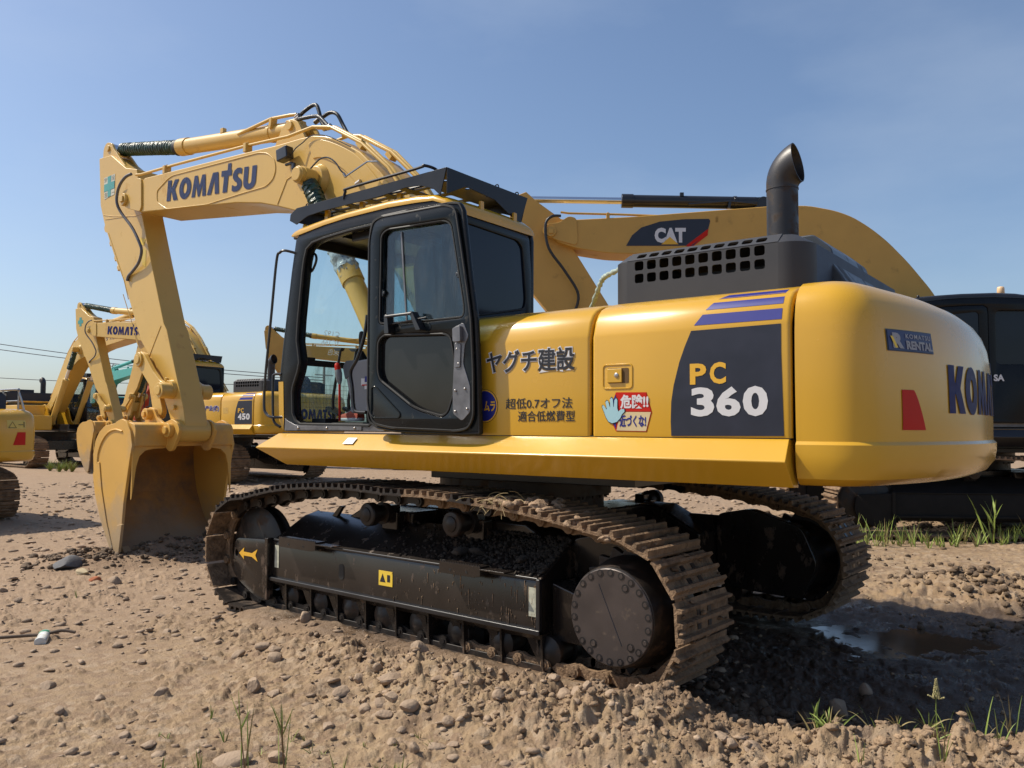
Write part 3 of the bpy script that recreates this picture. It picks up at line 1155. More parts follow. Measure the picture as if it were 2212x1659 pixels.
    for rr, ir in zip(rings, inner):
        c = sum((Vector(p) for p in rr), Vector()) / 32
        for i, p in enumerate(rr):
            ir[i] = c + (Vector(p) - c) * .95
    mb.loft(rings, True, False)
    mb.loft(inner[::-1], False, True)
    nn = len(mb.v)
    L, I = rings[-1], inner[-1]
    mb.add(L + I, [(i, (i + 1) % 32, 32 + (i + 1) % 32, 32 + i) for i in range(32)])
    ex = mb.build('exhaust_pipe', M['pipe'], root, sup=True, smooth=50)
    mb = MB()
    mb.lathe((-2.425, ey, 3.022), (0, 0, 1), [(0, .094), (0, .0975), (.008, .0975), (.008, .094)], 32)
    mb.build('pipe_seam', M['pipe'], ex)
    return p2

# ------------------------------------------------------------------ cab
def cab(root, paint, hi=True):
    K = M['cabp']
    front = [(1.347, 1.516), (1.405, 1.60), (1.427, 1.95), (1.385, 2.25), (1.30, 2.80), (1.250, 3.06), (1.21, 3.10)]
    outer = [(-.415, 1.516)] + front + [(1.10, 3.125), (.60, 3.16), (.10, 3.17), (-.30, 3.14), (-.40, 3.08), (-.415, 3.0)]
    opening = [(.30, 1.60), (.36, 1.560), (1.14, 1.570), (1.20, 1.60), (1.235, 1.66), (1.247, 1.83), (1.235, 1.88), (1.185, 1.987), (1.165, 2.06), (1.172, 2.11), (1.200, 2.24), (1.190, 2.40),
               (1.145, 2.78), (1.128, 2.88), (1.10, 2.965), (1.03, 3.008), (.90, 3.025), (.60, 3.045), (.36, 3.05), (.31, 3.02), (.30, 2.95)]
    rearw = rnd_poly([(.20, 2.28), (.20, 2.98), (-.32, 2.98), (-.34, 2.28)], .07)
    cs = plate('cab_frame', outer, [opening, rearw] , .09, K, root, sup=True, at=1.41, bevel=.018)
    # right side frame
    plate('cab_frame', outer, [rnd_poly([(1.20, 2.10), (1.11, 3.0), (.42, 3.03), (.42, 2.10)], .06), rnd_poly([(.33, 2.1), (.33, 3.03), (-.32, 2.98), (-.34, 2.1)], .06)], .05, K, root, sup=True, at=.49, bevel=.012)
    # floor, ceiling, front cross members
    mb = MB()
    mb.box((.47, .96, 1.545), (1.80, .90, .05))
    mb.build('cab_floor', M['floor'], root, sup=True)
    mb = MB()
    mb.box((.40, .95, 3.09), (1.50, .86, .03))
    for x in (.85, .55, .25):
        mb.box((x, .95, 3.065), (.03, .70, .03))
    mb.build('headliner', M['black'], root, sup=True, bevel=.004)
    def fx(z):
        P = front
        for i in range(len(P) - 1):
            if P[i][1] <= z <= P[i + 1][1]:
                t = (z - P[i][1]) / (P[i + 1][1] - P[i][1])
                return P[i][0] + (P[i + 1][0] - P[i][0]) * t
        return 1.3
    mb = MB()
    for z, h in ((2.085, .050), (3.06, .09), (1.56, .07)):
        mb.box((fx(z) - .04, .95, z), (.04, .94, h))
    mb.box((fx(2.13) - .045, 1.28, 2.118), (.05, .24, .022))
    for y in (.50, 1.395):
        mb.tube([(fx(z) - .03, y, z) for z in (1.55, 1.8, 1.95, 2.25, 2.8, 3.05)], .022, 8)
    mb.build('windscreen_frame', M['rubber'], root, sup=True, bevel=.004)
    def pane(name, z0, z1, m, y0=.51, y1=1.385, n=6):
        mb = MB()
        r = []
        for i in range(n + 1):
            z = z0 + (z1 - z0) * i / n
            r.append(((fx(z) - .03, y0, z), (fx(z) - .03, y1, z)))
        vs = [p for a in r for p in a]
        vs += [(p[0] - .006, p[1], p[2]) for p in vs]
        k = 2 * (n + 1)
        fs = [(2 * i, 2 * i + 1, 2 * i + 3, 2 * i + 2) for i in range(n)] + [(k + 2 * i, k + 2 * i + 1, k + 2 * i + 3, k + 2 * i + 2)[::-1] for i in range(n)]
        mb.add(vs, fs)
        return mb.build(name, m, root, sup=True, smooth=60)
    wu = pane('upper_windscreen', 2.11, 3.03, M['glass'])
    pane('lower_windscreen', 1.59, 2.06, M['glassd'])
    # right windows
    for a, b in (((1.17, 2.12), (.44, 3.0)), ((.31, 2.12), (-.32, 2.96))):
        mb = MB()
        mb.box(((a[0] + b[0]) / 2, .485, (a[1] + b[1]) / 2), (a[0] - b[0], .005, b[1] - a[1]))
        build_each(mb, 'side_window', M['glass'], root, sup=True)
    # rear face
    rear = [(.50, 1.52), (1.45, 1.52), (1.45, 3.06), (.56, 3.05), (.535, 3.0), (.505, 2.73)]
    rw = rnd_poly([(1.40, 2.30), (1.40, 2.99), (.70, 2.975), (.635, 2.93), (.585, 2.53), (.605, 2.46), (.70, 2.44)], .04, 3)
    plate('cab_rear', rear, [rw], .04, K, root, sup=True, plane='x', at=-.40, bevel=.008)
    plate('rear_window', rw, [], .008, M['glassrear'], root, sup=True, plane='x', at=-.412)
    if hi:
        mb = MB()
        q = [(-.425, p[0], p[1]) for p in rw]
        mb.tube(q + [q[0]], .007, 6)
        mb.build('window_seal', M['rubber'], root, sup=True)
    # roof
    mb = MB()
    sl = [(1.285, 3.095), (1.290, 3.125), (1.262, 3.150), (1.19, 3.170), (.90, 3.195), (.642, 3.212), (.20, 3.226), (-.08, 3.215), (-.25, 3.190), (-.36, 3.150), (-.425, 3.10), (-.43, 3.06)]
    base = [(1.21, 3.10), (1.10, 3.125), (.60, 3.16), (.10, 3.168), (-.30, 3.142), (-.40, 3.08), (-.40, 3.05)]
    rings = []
    N = len(sl)
    def bz(x):
        P = base[::-1]
        if x <= P[0][0]: return P[0][1]
        for i in range(len(P) - 1):
            if P[i][0] <= x <= P[i + 1][0] and P[i + 1][0] > P[i][0]:
                t = (x - P[i][0]) / (P[i + 1][0] - P[i][0])
                return P[i][1] + (P[i + 1][1] - P[i][1]) * t
        return 3.09
    for (x, z) in sl:
        b = bz(min(1.21, x)) - .012
        b = min(b, z - .004)
        dz = z - b
        rings.append([(x, 1.462, b), (x, 1.462, b + dz * .30), (x, 1.452, b + dz * .62), (x, 1.425, b + dz * .88), (x, 1.36, b + dz), (x, 1.1, b + dz + .006), (x, .8, b + dz + .006),
                      (x, .58, b + dz), (x, .52, b + dz * .88), (x, .495, b + dz * .6), (x, .485, b + dz * .3), (x, .485, b)])
    mb.loft(rings)
    mb.blob((1.20, 1.40, 3.172), .020, 2, 0)
    mb.build('cab_roof', paint, root, sup=True, smooth=60)
    # yellow lower corner + sill
    mb = MB()
    mb.prism([(1.352, 1.520), (1.408, 1.60), (1.428, 1.915), (1.366, 1.915), (1.350, 1.6)], 1.44, 1.4585, 'y')
    mb.build('corner_trim', paint, root, sup=True)
    if hi:
        mb = MB()
        mb.prism([(1.335, 1.520), (.20, 1.520), (.20, 1.566), (1.20, 1.566), (1.30, 1.60), (1.33, 1.62)], 1.453, 1.462, 'y')
        mb.prism([(1.18, 1.526), (.43, 1.526), (.43, 1.560), (1.18, 1.560)], 1.462, 1.470, 'y')
        st = mb.build('door_sill', M['alu'], root, sup=True, bevel=.003)
        for x in (1.15, .81, .50):
            mb = MB()
            mb.blob((x, 1.471, 1.543), .010, 2, 0)
            mb.build('sill_screw', M['steel'], st)
        # opening seal
        mb = MB()
        q = [(a, 1.458, b) for a, b in [( .36, 3.045)] + opening[::-1][4:] ]
        q = [(x, 1.459, z) for x, z in opening]
        mb.tube(q + [q[0]], .013, 6)
        mb.build('door_seal', M['rubber'], root, sup=True)
    # rear quarter glass
    plate('quarter_glass', rearw, [], .005, M['glass'], root, sup=True, at=1.40)
    # roof guard ---------------------------------------------------------
    G = M['guard']
    gl = [(1.325, 3.225), (1.318, 3.275), (1.24, 3.317), (-.371, 3.351), (-.315, 3.160), (-.245, 3.222), (-.126, 3.262), (.023, 3.274), (.261, 3.255), (.378, 3.252), (.903, 3.245), (1.101, 3.232), (1.202, 3.197), (1.24, 3.182)]
    mb = MB()
    mb.prism(gl, 1.448, 1.456, 'y')
    mb.prism(gl, .500, .508, 'y')
    gr = [(1.452, 3.349), (.504, 3.345), (.602, 3.130), (.734, 3.165), (.921, 3.240), (1.25, 3.26), (1.452, 3.165)]
    mb.prism(gr, -.378, -.370, 'x')
    mb.prism([(1.452, 3.316), (.504, 3.316), (.504, 3.20), (1.452, 3.20)], 1.24, 1.247, 'x')
    gd = mb.build('roof_guard', G, root, sup=True, bevel=.002)
    hl = [arc(x, y, .022, 0, 345, 15) for x in (-.18, ) for y in (.75, 1.0, 1.25)]
    top = [(1.245, .504), (1.245, 1.452), (-.374, 1.452), (-.374, .504)]
    slots = [rrect(x, y, x + .14, y + .16, .02, 2) for x in (.02, .23, .44, .65, .86, 1.03) for y in (.58, .80, 1.02, 1.22)]
    me = plate_mesh([(a, b) for a, b in top], slots + hl, .008, 0, 'z', 3.345, G)
    for v in me.vertices:
        v.co.z -= (v.co.x + .37) / 1.62 * .034
    link('guard_top', me, gd)
    if hi:
        mb = MB()
        for z in (0,):
            mb.tube(smooth_path([(.681, 1.452, 3.298), (.655, 1.460, 3.352), (.60, 1.462, 3.372), (-.10, 1.462, 3.390), (-.164, 1.462, 3.398), (-.215, 1.40, 3.38), (-.225, 1.36, 3.345)], 5), .011, 8)
            mb.tube([(x, 1.2, 3.36) for x in (.8, .0)], .010, 8)
        build_each(mb, 'guard_rail', G, gd)
        mb = MB()
        for x, y, z in ((1.20, 1.38, 3.345), (-.34, .85, 3.36), (-.34, .60, 3.36)):
            mb.tube([Vector((x, y, z)) + Vector((cos(a), 0, sin(a))) * .018 for a in np.linspace(-.6, 3.7, 10)], .005, 6)
        build_each(mb, 'lifting_ring', G, gd)
        mb = MB()
        for x in (.95, .55, .15):
            mb.box((x, 1.38, 3.225), (.04, .03, .09))
        mb.box((-.395, 1.1, 3.15), (.02, .04, .07)); mb.box((-.395, .7, 3.15), (.02, .04, .07))
        build_each(mb, 'guard_foot', paint, gd, bevel=.003)
        mb = MB()
        mb.box((1.325, 1.36, 3.115), (.05, .08, .06))
        mb.build('front_lamp', M['black'], root, sup=True, bevel=.01)
    # hand rails ----------------------------------------------------------
    mb = MB()
    mb.tube(smooth_path([(1.262, 1.44, 2.955), (1.33, 1.49, 2.975), (1.385, 1.50, 2.965), (1.428, 1.50, 2.90), (1.484, 1.50, 2.446), (1.545, 1.50, 1.95), (1.552, 1.50, 1.72), (1.52, 1.50, 1.655), (1.45, 1.50, 1.628), (1.37, 1.45, 1.628)], 6), .011, 8)
    mb.tube(smooth_path([(1.40, 1.45, 1.978), (1.468, 1.47, 1.975), (1.477, 1.475, 1.93), (1.468, 1.475, 1.66), (1.445, 1.475, 1.585), (1.39, 1.46, 1.548)], 5), .011, 8)
    build_each(mb, 'hand_rail', M['black'], root, sup=True)
    if not hi:
        sd = rnd_poly([(.42, 2.15), (1.12, 2.15), (1.10, 2.90), (.42, 2.97)], .06)
        dl = plate('cab_door', [(a, b) for a, b in opening], [sd], .03, K, root, sup=True, at=1.43, bevel=.006)
        plate('door_window', sd, [], .006, M['glassrear'], dl, at=1.43)
        return
    # door folded back -------------------------------------------------------
    D = M['door']
    od = rnd_poly([(.262, 1.62), (.264, 2.98), (.235, 3.045), (.152, 3.071), (-.12, 3.073), (-.50, 3.062), (-.595, 3.045), (-.630, 2.99), (-.697, 2.537), (-.746, 2.263), (-.770, 1.90), (-.786, 1.503), (-.637, 1.500), (-.012, 1.514), (.165, 1.537), (.237, 1.575)], .02, 3)
    w1 = rnd_poly([(.125, 2.285), (.118, 2.915), (.06, 2.945), (-.181, 2.936), (-.48, 2.928), (-.535, 2.895), (-.650, 2.34), (-.648, 2.275), (-.34, 2.272)], .03, 3)
    w2 = rnd_poly([(.135, 1.95), (.133, 2.155), (.088, 2.192), (-.493, 2.165), (-.54, 2.14), (-.572, 2.00), (-.585, 1.82), (-.52, 1.655), (-.475, 1.628), (-.289, 1.668), (-.199, 1.700), (.11, 1.885)], .03, 3)
    e = lambda P, d: [(Vector(p) + (Vector(p) - Vector((-.23, 0))).normalized() * 0)[:] for p in P]
    dr = plate('cab_door', od, [w1, w2], .03, D, root, sup=True, at=1.555, bevel=.008)
    idp = rnd_poly([(.232, 1.70), (.240, 2.90), (.205, 3.02), (.13, 3.045), (-.48, 3.035), (-.575, 3.00), (-.668, 2.52), (-.715, 2.25), (-.738, 1.90), (-.742, 1.62), (-.70, 1.545), (-.60, 1.527), (-.01, 1.545), (.17, 1.575)], .05, 4)
    def grow(P, d):
        out = []
        k = len(P)
        area = sum(P[i][0] * P[(i + 1) % k][1] - P[(i + 1) % k][0] * P[i][1] for i in range(k))
        sg = 1 if area > 0 else -1
        for i in range(k):
            a, b = Vector(P[i - 1]), Vector(P[(i + 1) % k])
            t = (b - a).normalized()
            out.append((P[i][0] + t.y * d * sg, P[i][1] - t.x * d * sg))
        return out
    plate('door_liner', idp, [grow(w1, .012), grow(w2, .014)], .028, D, dr, at=1.583, bevel=.010, )
    mb = MB()
    for P, rr, yy in ((idp, .010, 1.593), (grow(od, -.012), .009, 1.570), (grow(w1, .004), .008, 1.588), (grow(w2, .004), .010, 1.590)):
        q = [(a, yy, b) for a, b in P]
        mb.tube(q + [q[0]], rr, 6)
    mb.build('door_seal', M['rubber'], dr, smooth=60)
    plate('door_window', w1, [], .005, M['glassdoor'], dr, at=1.56)
    plate('door_window', w2, [], .005, M['glasslow'], dr, at=1.56)
    mb = MB()
    mb.box((-.085, 1.566, 2.60), (.012, .010, .64), Matrix.Rotation(radians(5.5), 3, 'Y'))
    mb.build('window_divider', M['alu'], dr)
    mb = MB()
    for x, z in ((.118, 2.50), (-.60, 2.56)):
        mb.box((x, 1.575, z), (.03, .02, .05)); mb.box((x, 1.578, z), (.055, .015, .02))
    build_each(mb, 'window_catch', M['black'], dr, bevel=.004)
    # handles
    mb = MB()
    for (xa, za), (xb, zb) in (((.00, 2.318), (-.012, 2.200)), ((-.235, 2.322), (-.310, 2.205))):
        mb.prism(rnd_poly([(xa + .016, za + .010), (xa - .014, za + .012), (xb - .020, zb - .004), (xb + .022, zb - .004)], .008), 1.60, 1.66, 'y')
    mb.tube([(.005, 1.655, 2.315), (-.245, 1.655, 2.318)], .010, 10)
    mb.tube([(-.02, 1.63, 2.262), (-.36, 1.63, 2.285)], .007, 8)
    build_each(mb, 'door_handle', M['black'], dr, bevel=.003)
    # latch plate and stiffener
    mb = MB()
    mb.prism(rnd_poly([(-.575, 2.205), (-.66, 2.232), (-.705, 2.14), (-.672, 2.085), (-.660, 1.965), (-.72, 1.815), (-.722, 1.65), (-.655, 1.590), (-.575, 1.640), (-.572, 1.80), (-.588, 2.10)], .02), 1.592, 1.604, 'y')
    mb.prism(rnd_poly([(-.590, 2.195), (-.655, 2.21), (-.660, 2.105), (-.595, 2.105)], .012), 1.604, 1.635, 'y')
    mb.prism(rnd_poly([(-.590, 2.10), (-.645, 2.095), (-.640, 1.94), (-.590, 1.94)], .012), 1.604, 1.612, 'y')
    lp = mb.build('latch_plate', M['alu'], dr, bevel=.003)
    for x, z in ((-.61, 2.06), (-.625, 1.965), (-.68, 1.80), (-.60, 1.79), (-.70, 1.67), (-.60, 1.655)):
        mb = MB()
        mb.blob((x, 1.607, z), .0085, 2, 0)
        mb.build('latch_screw', M['steel'], lp)
    mb = MB()
    tri = rnd_poly([(.192, 1.835), (.150, 1.835), (-.095, 1.645), (-.085, 1.615), (.165, 1.615), (.195, 1.640)], .02, 3)
    mb.tube([(a, 1.600, b) for a, b in tri] + [(tri[0][0], 1.600, tri[0][1])], .006, 6)
    mb.build('door_rib', D, dr)
    mb = MB()
    mb.cyl((-.345, 1.597, 2.222), (-.345, 1.602, 2.222), .030, .028, 20)
    mb.build('door_cap', D, dr)
    # hinges
    mb = MB()
    for z in (1.70, 2.25, 2.85):
        mb.cyl((.275, 1.50, z - .05), (.275, 1.50, z + .05), .016, .016, 12)
        mb.box((.26, 1.50, z), (.05, .10, .05))
    build_each(mb, 'door_hinge', M['black'], dr, bevel=.003)

    # interior -------------------------------------------------------------------
    mb = MB()
    mb.prism(rnd_poly([(.20, 2.00), (.22, 2.48), (.25, 2.78), (.19, 2.92), (.05, 2.93), (-.02, 2.85), (.02, 2.45), (.06, 2.02)], .04), .78, 1.14, 'y')
    mb.prism(rnd_poly([(.02, 1.90), (.05, 2.03), (.50, 2.05), (.56, 2.00), (.54, 1.90)], .03), .72, 1.18, 'y')
    mb.box((.26, .95, 1.74), (.42, .40, .34))
    mb.build('operator_seat', M['seat'], root, sup=True, bevel=.03, seg=3)
    mb = MB()
    co = rnd_poly([(.935, 2.035), (.905, 2.068), (.68, 2.085), (.30, 2.085), (.30, 1.66), (.855, 1.66), (.858, 1.76), (.900, 1.90)], .03)
    mb.prism(co, 1.06, 1.20, 'y')
    cn = mb.build('left_console', M['console'], root, sup=True, bevel=.015, seg=3)
    mb = MB()
    mb.prism(rnd_poly([(.945, 2.03), (.910, 2.080), (.78, 2.082), (.80, 2.06), (.845, 2.00), (.87, 1.955), (.915, 1.93)], .015), 1.05, 1.205, 'y')
    mb.build('console_trim', M['consoled'], cn, bevel=.008)
    mb = MB()
    mb.mi = 0; mb.box((.690, 1.2035, 1.905), (.075, .002, .055)); mb.box((.655, 1.2035, 1.872), (.065, .002, .05))
    mb.build('console_sticker', M['white'], cn)
    mb = MB()
    mb.box((.655, 1.2055, 1.925), (.060, .002, .045))
    mb.build('console_sticker', M['blue'], cn)
    mb = MB()
    mb.box((.690, 1.2055, 1.880), (.055, .001, .009))
    mb.build('console_sticker', M['red'], cn)
    mb = MB()
    for k in range(9):
        z = 2.075 + k * .009
        r = .052 - k * .0028
        mb.lathe((.80 + k * .003, 1.13, z), (.25, 0, 1), [(0, r - .006), (.002, r), (.006, r), (.009, r - .006)], 18)
    mb.lathe((.825, 1.13, 2.155), (-.12, 0, 1), [(0, .017), (.05, .013), (.07, .016), (.09, .021), (.13, .023), (.155, .020), (.165, .008)], 16)
    mb.build('joystick', M['rubber'], cn, smooth=60)
    mb = MB()
    mb.tube(smooth_path([(.50, 1.36, 2.40), (.53, 1.36, 2.24), (.60, 1.36, 2.08), (.676, 1.36, 1.975), (.655, 1.36, 1.85), (.640, 1.36, 1.72), (.61, 1.36, 1.67), (.50, 1.36, 1.662)], 6), .014, 8)
    mb.build('console_guard_bar', M['black'], root, sup=True)
    # safety lever
    mb = MB()
    mb.mi = 0; mb.lathe((1.015, 1.17, 1.895), (.20, 0, .98), [(0, .010), (.03, .022), (.09, .030), (.12, .026)], 16)
    mb.mi = 1; mb.lathe((1.039, 1.17, 2.012), (.30, 0, .95), [(0, .026), (.03, .024), (.055, .018), (.065, .004)], 16)
    mb.mi = 1; mb.tube([(1.017, 1.17, 1.90), (1.012, 1.17, 1.72), (1.010, 1.17, 1.60)], .010, 8)
    mb.build('lock_lever', [M['console'], M['red']], root, sup=True, smooth=60)
    # travel levers
    for dx, y in ((0, 1.02), (-.06, .90)):
        mb = MB()
        mb.tube([(1.18 + dx, y, 2.20), (1.20 + dx, y, 2.12), (1.27 + dx, y, 1.78), (1.26 + dx, y, 1.60)], [.011, .011, .013, .013], 8)
        mb.prism(rnd_poly([(1.26 + dx, 2.215), (1.15 + dx, 2.212), (1.17 + dx, 2.185), (1.22 + dx, 2.19)], .006), y - .02, y + .02, 'y')
        mb.prism(rnd_poly([(1.30 + dx, 1.70), (1.16 + dx, 1.64), (1.16 + dx, 1.655), (1.29 + dx, 1.725)], .006), y - .045, y + .045, 'y')
        mb.build('travel_lever', M['black'], root, sup=True, smooth=60)
    mb = MB()
    mb.prism([(1.20, 1.571), (1.03, 1.571), (1.035, 1.618), (1.195, 1.618)], 1.16, 1.30, 'y')
    mb.build('floor_pedal', M['console'] if False else M['rubber'], root, sup=True, bevel=.004)
    mb = MB()
    mb.box((.75, 1.1, 1.578), (.52, .46, .010))
    mb.box((1.28, 1.34, 1.585), (.05, .05, .03))
    build_each(mb, 'floor_mat', M['rubber'], root, sup=True, bevel=.004)
    # grab hook on the pillar
    mb = MB()
    mb.tube(smooth_path([(1.165, 1.37, 2.948), (1.12, 1.37, 2.945), (1.095, 1.37, 2.925), (1.092, 1.37, 2.88), (1.135, 1.37, 2.812), (1.175, 1.37, 2.805), (1.20, 1.37, 2.83)], 5), .010, 8)
    mb.build('grab_hook', M['black'], root, sup=True)
    mb = MB()
    mb.box((.52, .96, 3.02), (.34, .80, .07)); mb.box((.90, .56, 3.0), (.30, .10, .10))
    build_each(mb, 'roof_duct', M['black'], root, sup=True, bevel=.01)
    # mesh screen in front of the lower windscreen
    mb = MB()
    for k in range(24):
        y = .52 + k * .0375
        mb.tube([(fx(1.60) - .012, y, 1.60), (fx(1.92) - .012, y, 1.915)], .0011, 4)
    for k in range(9):
        z = 1.60 + k * .0385
        mb.tube([(fx(z) - .012, .51, z), (fx(z) - .012, 1.385, z)], .0011, 4)
    mb.build('wire_mesh', M['black'], root, sup=True)
    # chalk writing on the windscreen (reads from the front)
    for s_, y0, z0, h, w in (('C192', .98, 2.325, .045, .17), ('YC166', .98, 2.245, .052, .20), ('米色', .94, 2.165, .055, .12)):
        me, co = text_mesh(s_, .0, 1.0, 'chalk_writing', .0004)
        place_flat(me, co, lambda u, v, w_: (np.interp(z0 + h * v, [1.95, 2.25, 2.8], [1.427, 1.385, 1.30]) - .028 + 0 * u, y0 + w * (u - .5), z0 + h * v))
        me.materials.clear(); me.materials.append(M['white'])
        link('chalk_writing', me, wu)

# ------------------------------------------------------------------ boom, arm, bucket
BOOM = [(5.83, 4.60), (5.74, 4.672), (4.954, 4.637), (3.659, 4.579), (3.085, 4.547), (2.70, 4.540), (2.50, 4.528), (2.30, 4.48), (2.104, 4.402), (1.791, 4.216), (1.50, 3.96), (1.20, 3.60), (.80, 3.06), (.30, 2.36), (.02, 2.14), (0.0, 1.98), (.10, 1.90),
        (.30, 1.93), (.75, 2.42), (1.30, 3.00), (1.85, 3.46), (2.30, 3.68), (2.766, 3.790), (3.064, 3.885), (3.346, 3.962), (3.789, 4.038), (4.50, 4.110), (5.253, 4.189), (5.80, 4.245), (5.88, 4.35)]
def pleats(mb, p0, p1, r0, r1, n, seg=20, wob=.012, rnd=random):
    p0, p1 = Vector(p0), Vector(p1)
    ax = (p1 - p0)
    rings = []
    for i in range(n * 4 + 1):
        t = i / (n * 4)
        r = r0 + (r1 - r0) * t
        k = (i % 4)
        rr = r * (1.0 if k in (1, 2) else .90)
        rg = mb.ring(p0 + ax * t, ax, rr, seg)
        c = p0 + ax * t
        rg = [c + (p - c) * (1 + rnd.uniform(-wob, wob) * 2) + ax.normalized() * rnd.uniform(-wob, wob) * .5 for p in rg]
        rings.append(rg)
    mb.loft(rings)

def boom_group(root, P, hi=True, B=BOOM, cyl='sleeve', tipw=.30):
    pb = P['boom']
    hw = .28
    mb = MB()
    mb.prism(B, -hw, hw, 'y')
    bo = mb.build('boom', pb, root, sup=True, bevel=.014)
    mb = MB()
    if hi:
        # weld seams and stiffener arch
        ins = [(5.433, 4.455), (5.183, 4.563), (5.076, 4.583), (3.40, 4.525), (3.24, 4.49), (3.11, 4.39), (3.09, 4.28), (3.13, 4.19), (3.25, 4.13), (3.628, 4.127), (4.34, 4.11), (5.2, 4.190), (5.42, 4.31)]
        q = [(a, .281, b) for a, b in rnd_poly(ins, .05, 3)]
        mb.tube(q + [q[0]], .008, 6)
        mb.tube([(3.05, .281, 3.90), (2.90, .281, 4.14), (2.70, .281, 4.20)], .007, 6)
        arch_o = smooth_path([(2.56, 4.45, 0), (2.38, 4.46, 0), (2.05, 4.32, 0), (1.75, 4.12, 0), (1.35, 3.70, 0)], 5)
        arch_i = smooth_path([(1.50, 3.55, 0), (1.90, 3.98, 0), (2.12, 4.15, 0), (2.33, 4.26, 0), (2.48, 4.28, 0)], 5)
        mb.prism([(p.x, p.y) for p in arch_o + arch_i], .279, .292, 'y')
    for s in (1, -1):
        lug = rnd_poly([(6.04, 4.60), (5.90, 4.70), (5.78, 4.668), (5.76, 4.30), (5.80, 4.25), (6.09, 4.335), (6.26, 4.42), (6.30, 4.50), (6.22, 4.58)], .05)
        mb.prism(lug, s * .19, s * .30, 'y')
        mb.cyl((6.17, s * .30, 4.46), (6.17, s * .335, 4.46), .085, .080, 28)
        mb.box((6.165, s * .345, 4.46), (.075, .02, .075))
        mb.cyl((2.40, s * .28, 4.04), (2.40, s * .34, 4.04), .17, .13, 32)
        mb.cyl((2.40, s * .34, 4.04), (2.40, s * .545, 4.04), .085, .085, 32)
        mb.cyl((2.40, s * .545, 4.04), (2.40, s * .565, 4.04), .078, .066, 32)
        # arm cylinder base lug
        mb.prism(rnd_poly([(2.75, 4.53), (3.35, 4.56), (3.18, 4.82), (3.05, 4.87), (2.93, 4.82)], .06), s * .10, s * .135, 'y')
    mb.cyl((3.05, -.16, 4.79), (3.05, .16, 4.79), .05, .05, 16)
    build_each(mb, 'boom_fitting', pb, bo, bevel=.006)
    # arm cylinder
    pr = Vector((6.98, 0, 5.35)); pm = Vector((5.36, 0, 5.065)); pe = Vector((3.10, 0, 4.80))
    if cyl == 'black':
        pr = Vector((6.55, 0, 5.04)); pm = Vector((5.05, 0, 5.01)); pe = Vector((2.9, 0, 4.96))
    ac = MB()
    d = (pe - pm).normalized()
    barrel = P.get('barrel', pb)
    ac.cyl(pm - d * .02, pm + d * .16, .108, .108, 32)
    ac.cyl(pm, pe - d * .10, .096, .096, 32)
    ac.cyl(pe - d * .45, pe - d * .40, .104, .104, 32)
    ac.box(pe - d * .03, (.20, .14, .16), Matrix.Rotation(math.atan2(-d.z, d.x) * -1, 3, 'Y'))
    ac.cyl(pe + Vector((0, -.075, 0)), pe + Vector((0, .075, 0)), .09, .09, 24)
    ac.box(pm.lerp(pe, .42) + Vector((0, .05, .10)), (.06, .05, .06))
    ao = ac.build('arm_cylinder', barrel, root, sup=True, bevel=.004)
    mb = MB()
    mb.cyl(pr, pm, .052, .052, 20)
    mb.cyl(pr + Vector((0, -.075, 0)), pr + Vector((0, .075, 0)), .075, .075, 20)
    mb.build('cylinder_rod', M['chrome'], ao)
    if cyl == 'sleeve':
        mb = MB()
        pleats(mb, pr + d * .17, pm + d * .03, .088, .094, 26)
        mb.build('pleated_sleeve', M['sleeve'], ao, smooth=25)
        mb = MB()
        mb.cyl(pm - d * .10, pm + d * .02, .099, .099, 24)
        mb.build('sleeve_cuff', M['rubber'], ao)
    # boom cylinders
    for s in (1, -1):
        y = s * .43
        a, b = Vector((2.40, y, 4.04)), Vector((.82, y, 1.52))
        dd = (b - a).normalized()
        mb = MB()
        mb.cyl(a + dd * 1.20, b, .098, .098, 28)
        mb.cyl(a + dd * 1.18, a + dd * 1.34, .110, .110, 28)
        mb.cyl(b + Vector((0, -.08, 0)), b + Vector((0, .08, 0)), .10, .10, 20)
        mb.cyl(a + Vector((0, -.07, 0)), a + Vector((0, .07, 0)), .095, .095, 20)
        mb.box(a.lerp(b, .62) + Vector((.075, 0, .05)), (.07, .05, .10))
        bc = mb.build('boom_cylinder', barrel, root, sup=True)
        mb = MB()
        mb.cyl(a, a + dd * 1.3, .050, .050, 16)
        mb.build('cylinder_rod', M['chrome'], bc)
        if hi or cyl == 'sleeve':
            mb = MB()
            pleats(mb, a + dd * .10, a + dd * .78, .088, .092, 12, wob=.03)
            mb.build('pleated_sleeve', M['sleeve'], bc, smooth=25)
        if hi:
            mb = MB()
            pleats(mb, a + dd * .86, a + dd * 1.26, .108, .116, 3, wob=.06)
            mb.build('plastic_wrapping', M['wrap'], bc, smooth=50)
    # pipes on the boom
    ys = (.235, .17, -.17, -.235)
    for k, y in enumerate(ys):
        mb = MB()
        o = k * .012
        path = [(6.02, y, 4.775), (5.90, y, 4.757), (5.133, y, 4.735), (3.721, y, 4.676 + o), (2.95, y, 4.625 + o), (2.55, y, 4.640 + o), (2.28, y, 4.58 + o), (1.814, y, 4.315 + o), (1.45, y, 4.01), (1.0, y, 3.42), (.45, y, 2.68), (.25, y, 2.45)]
        if k in (1, 2):
            path = path[5:]
        mb.tube(path, .017 if k in (0, 3) else .022, 10)
        mb.build('hydraulic_pipe', pb, bo, smooth=60)
    mb = MB()
    for x, z in ((5.30, 4.70), (3.66, 4.64), (1.85, 4.31), (1.2, 3.70)):
        for y in ((.235, -.235) if x > 3 else (.20, -.20)):
            mb.box((x, y, z), (.05, .09, .10), Matrix.Rotation(radians(0 if x > 3 else -42) * -1, 3, 'Y'))
            mb.cyl((x, y, z + .04), (x, y, z + .07), .012, .012, 8)
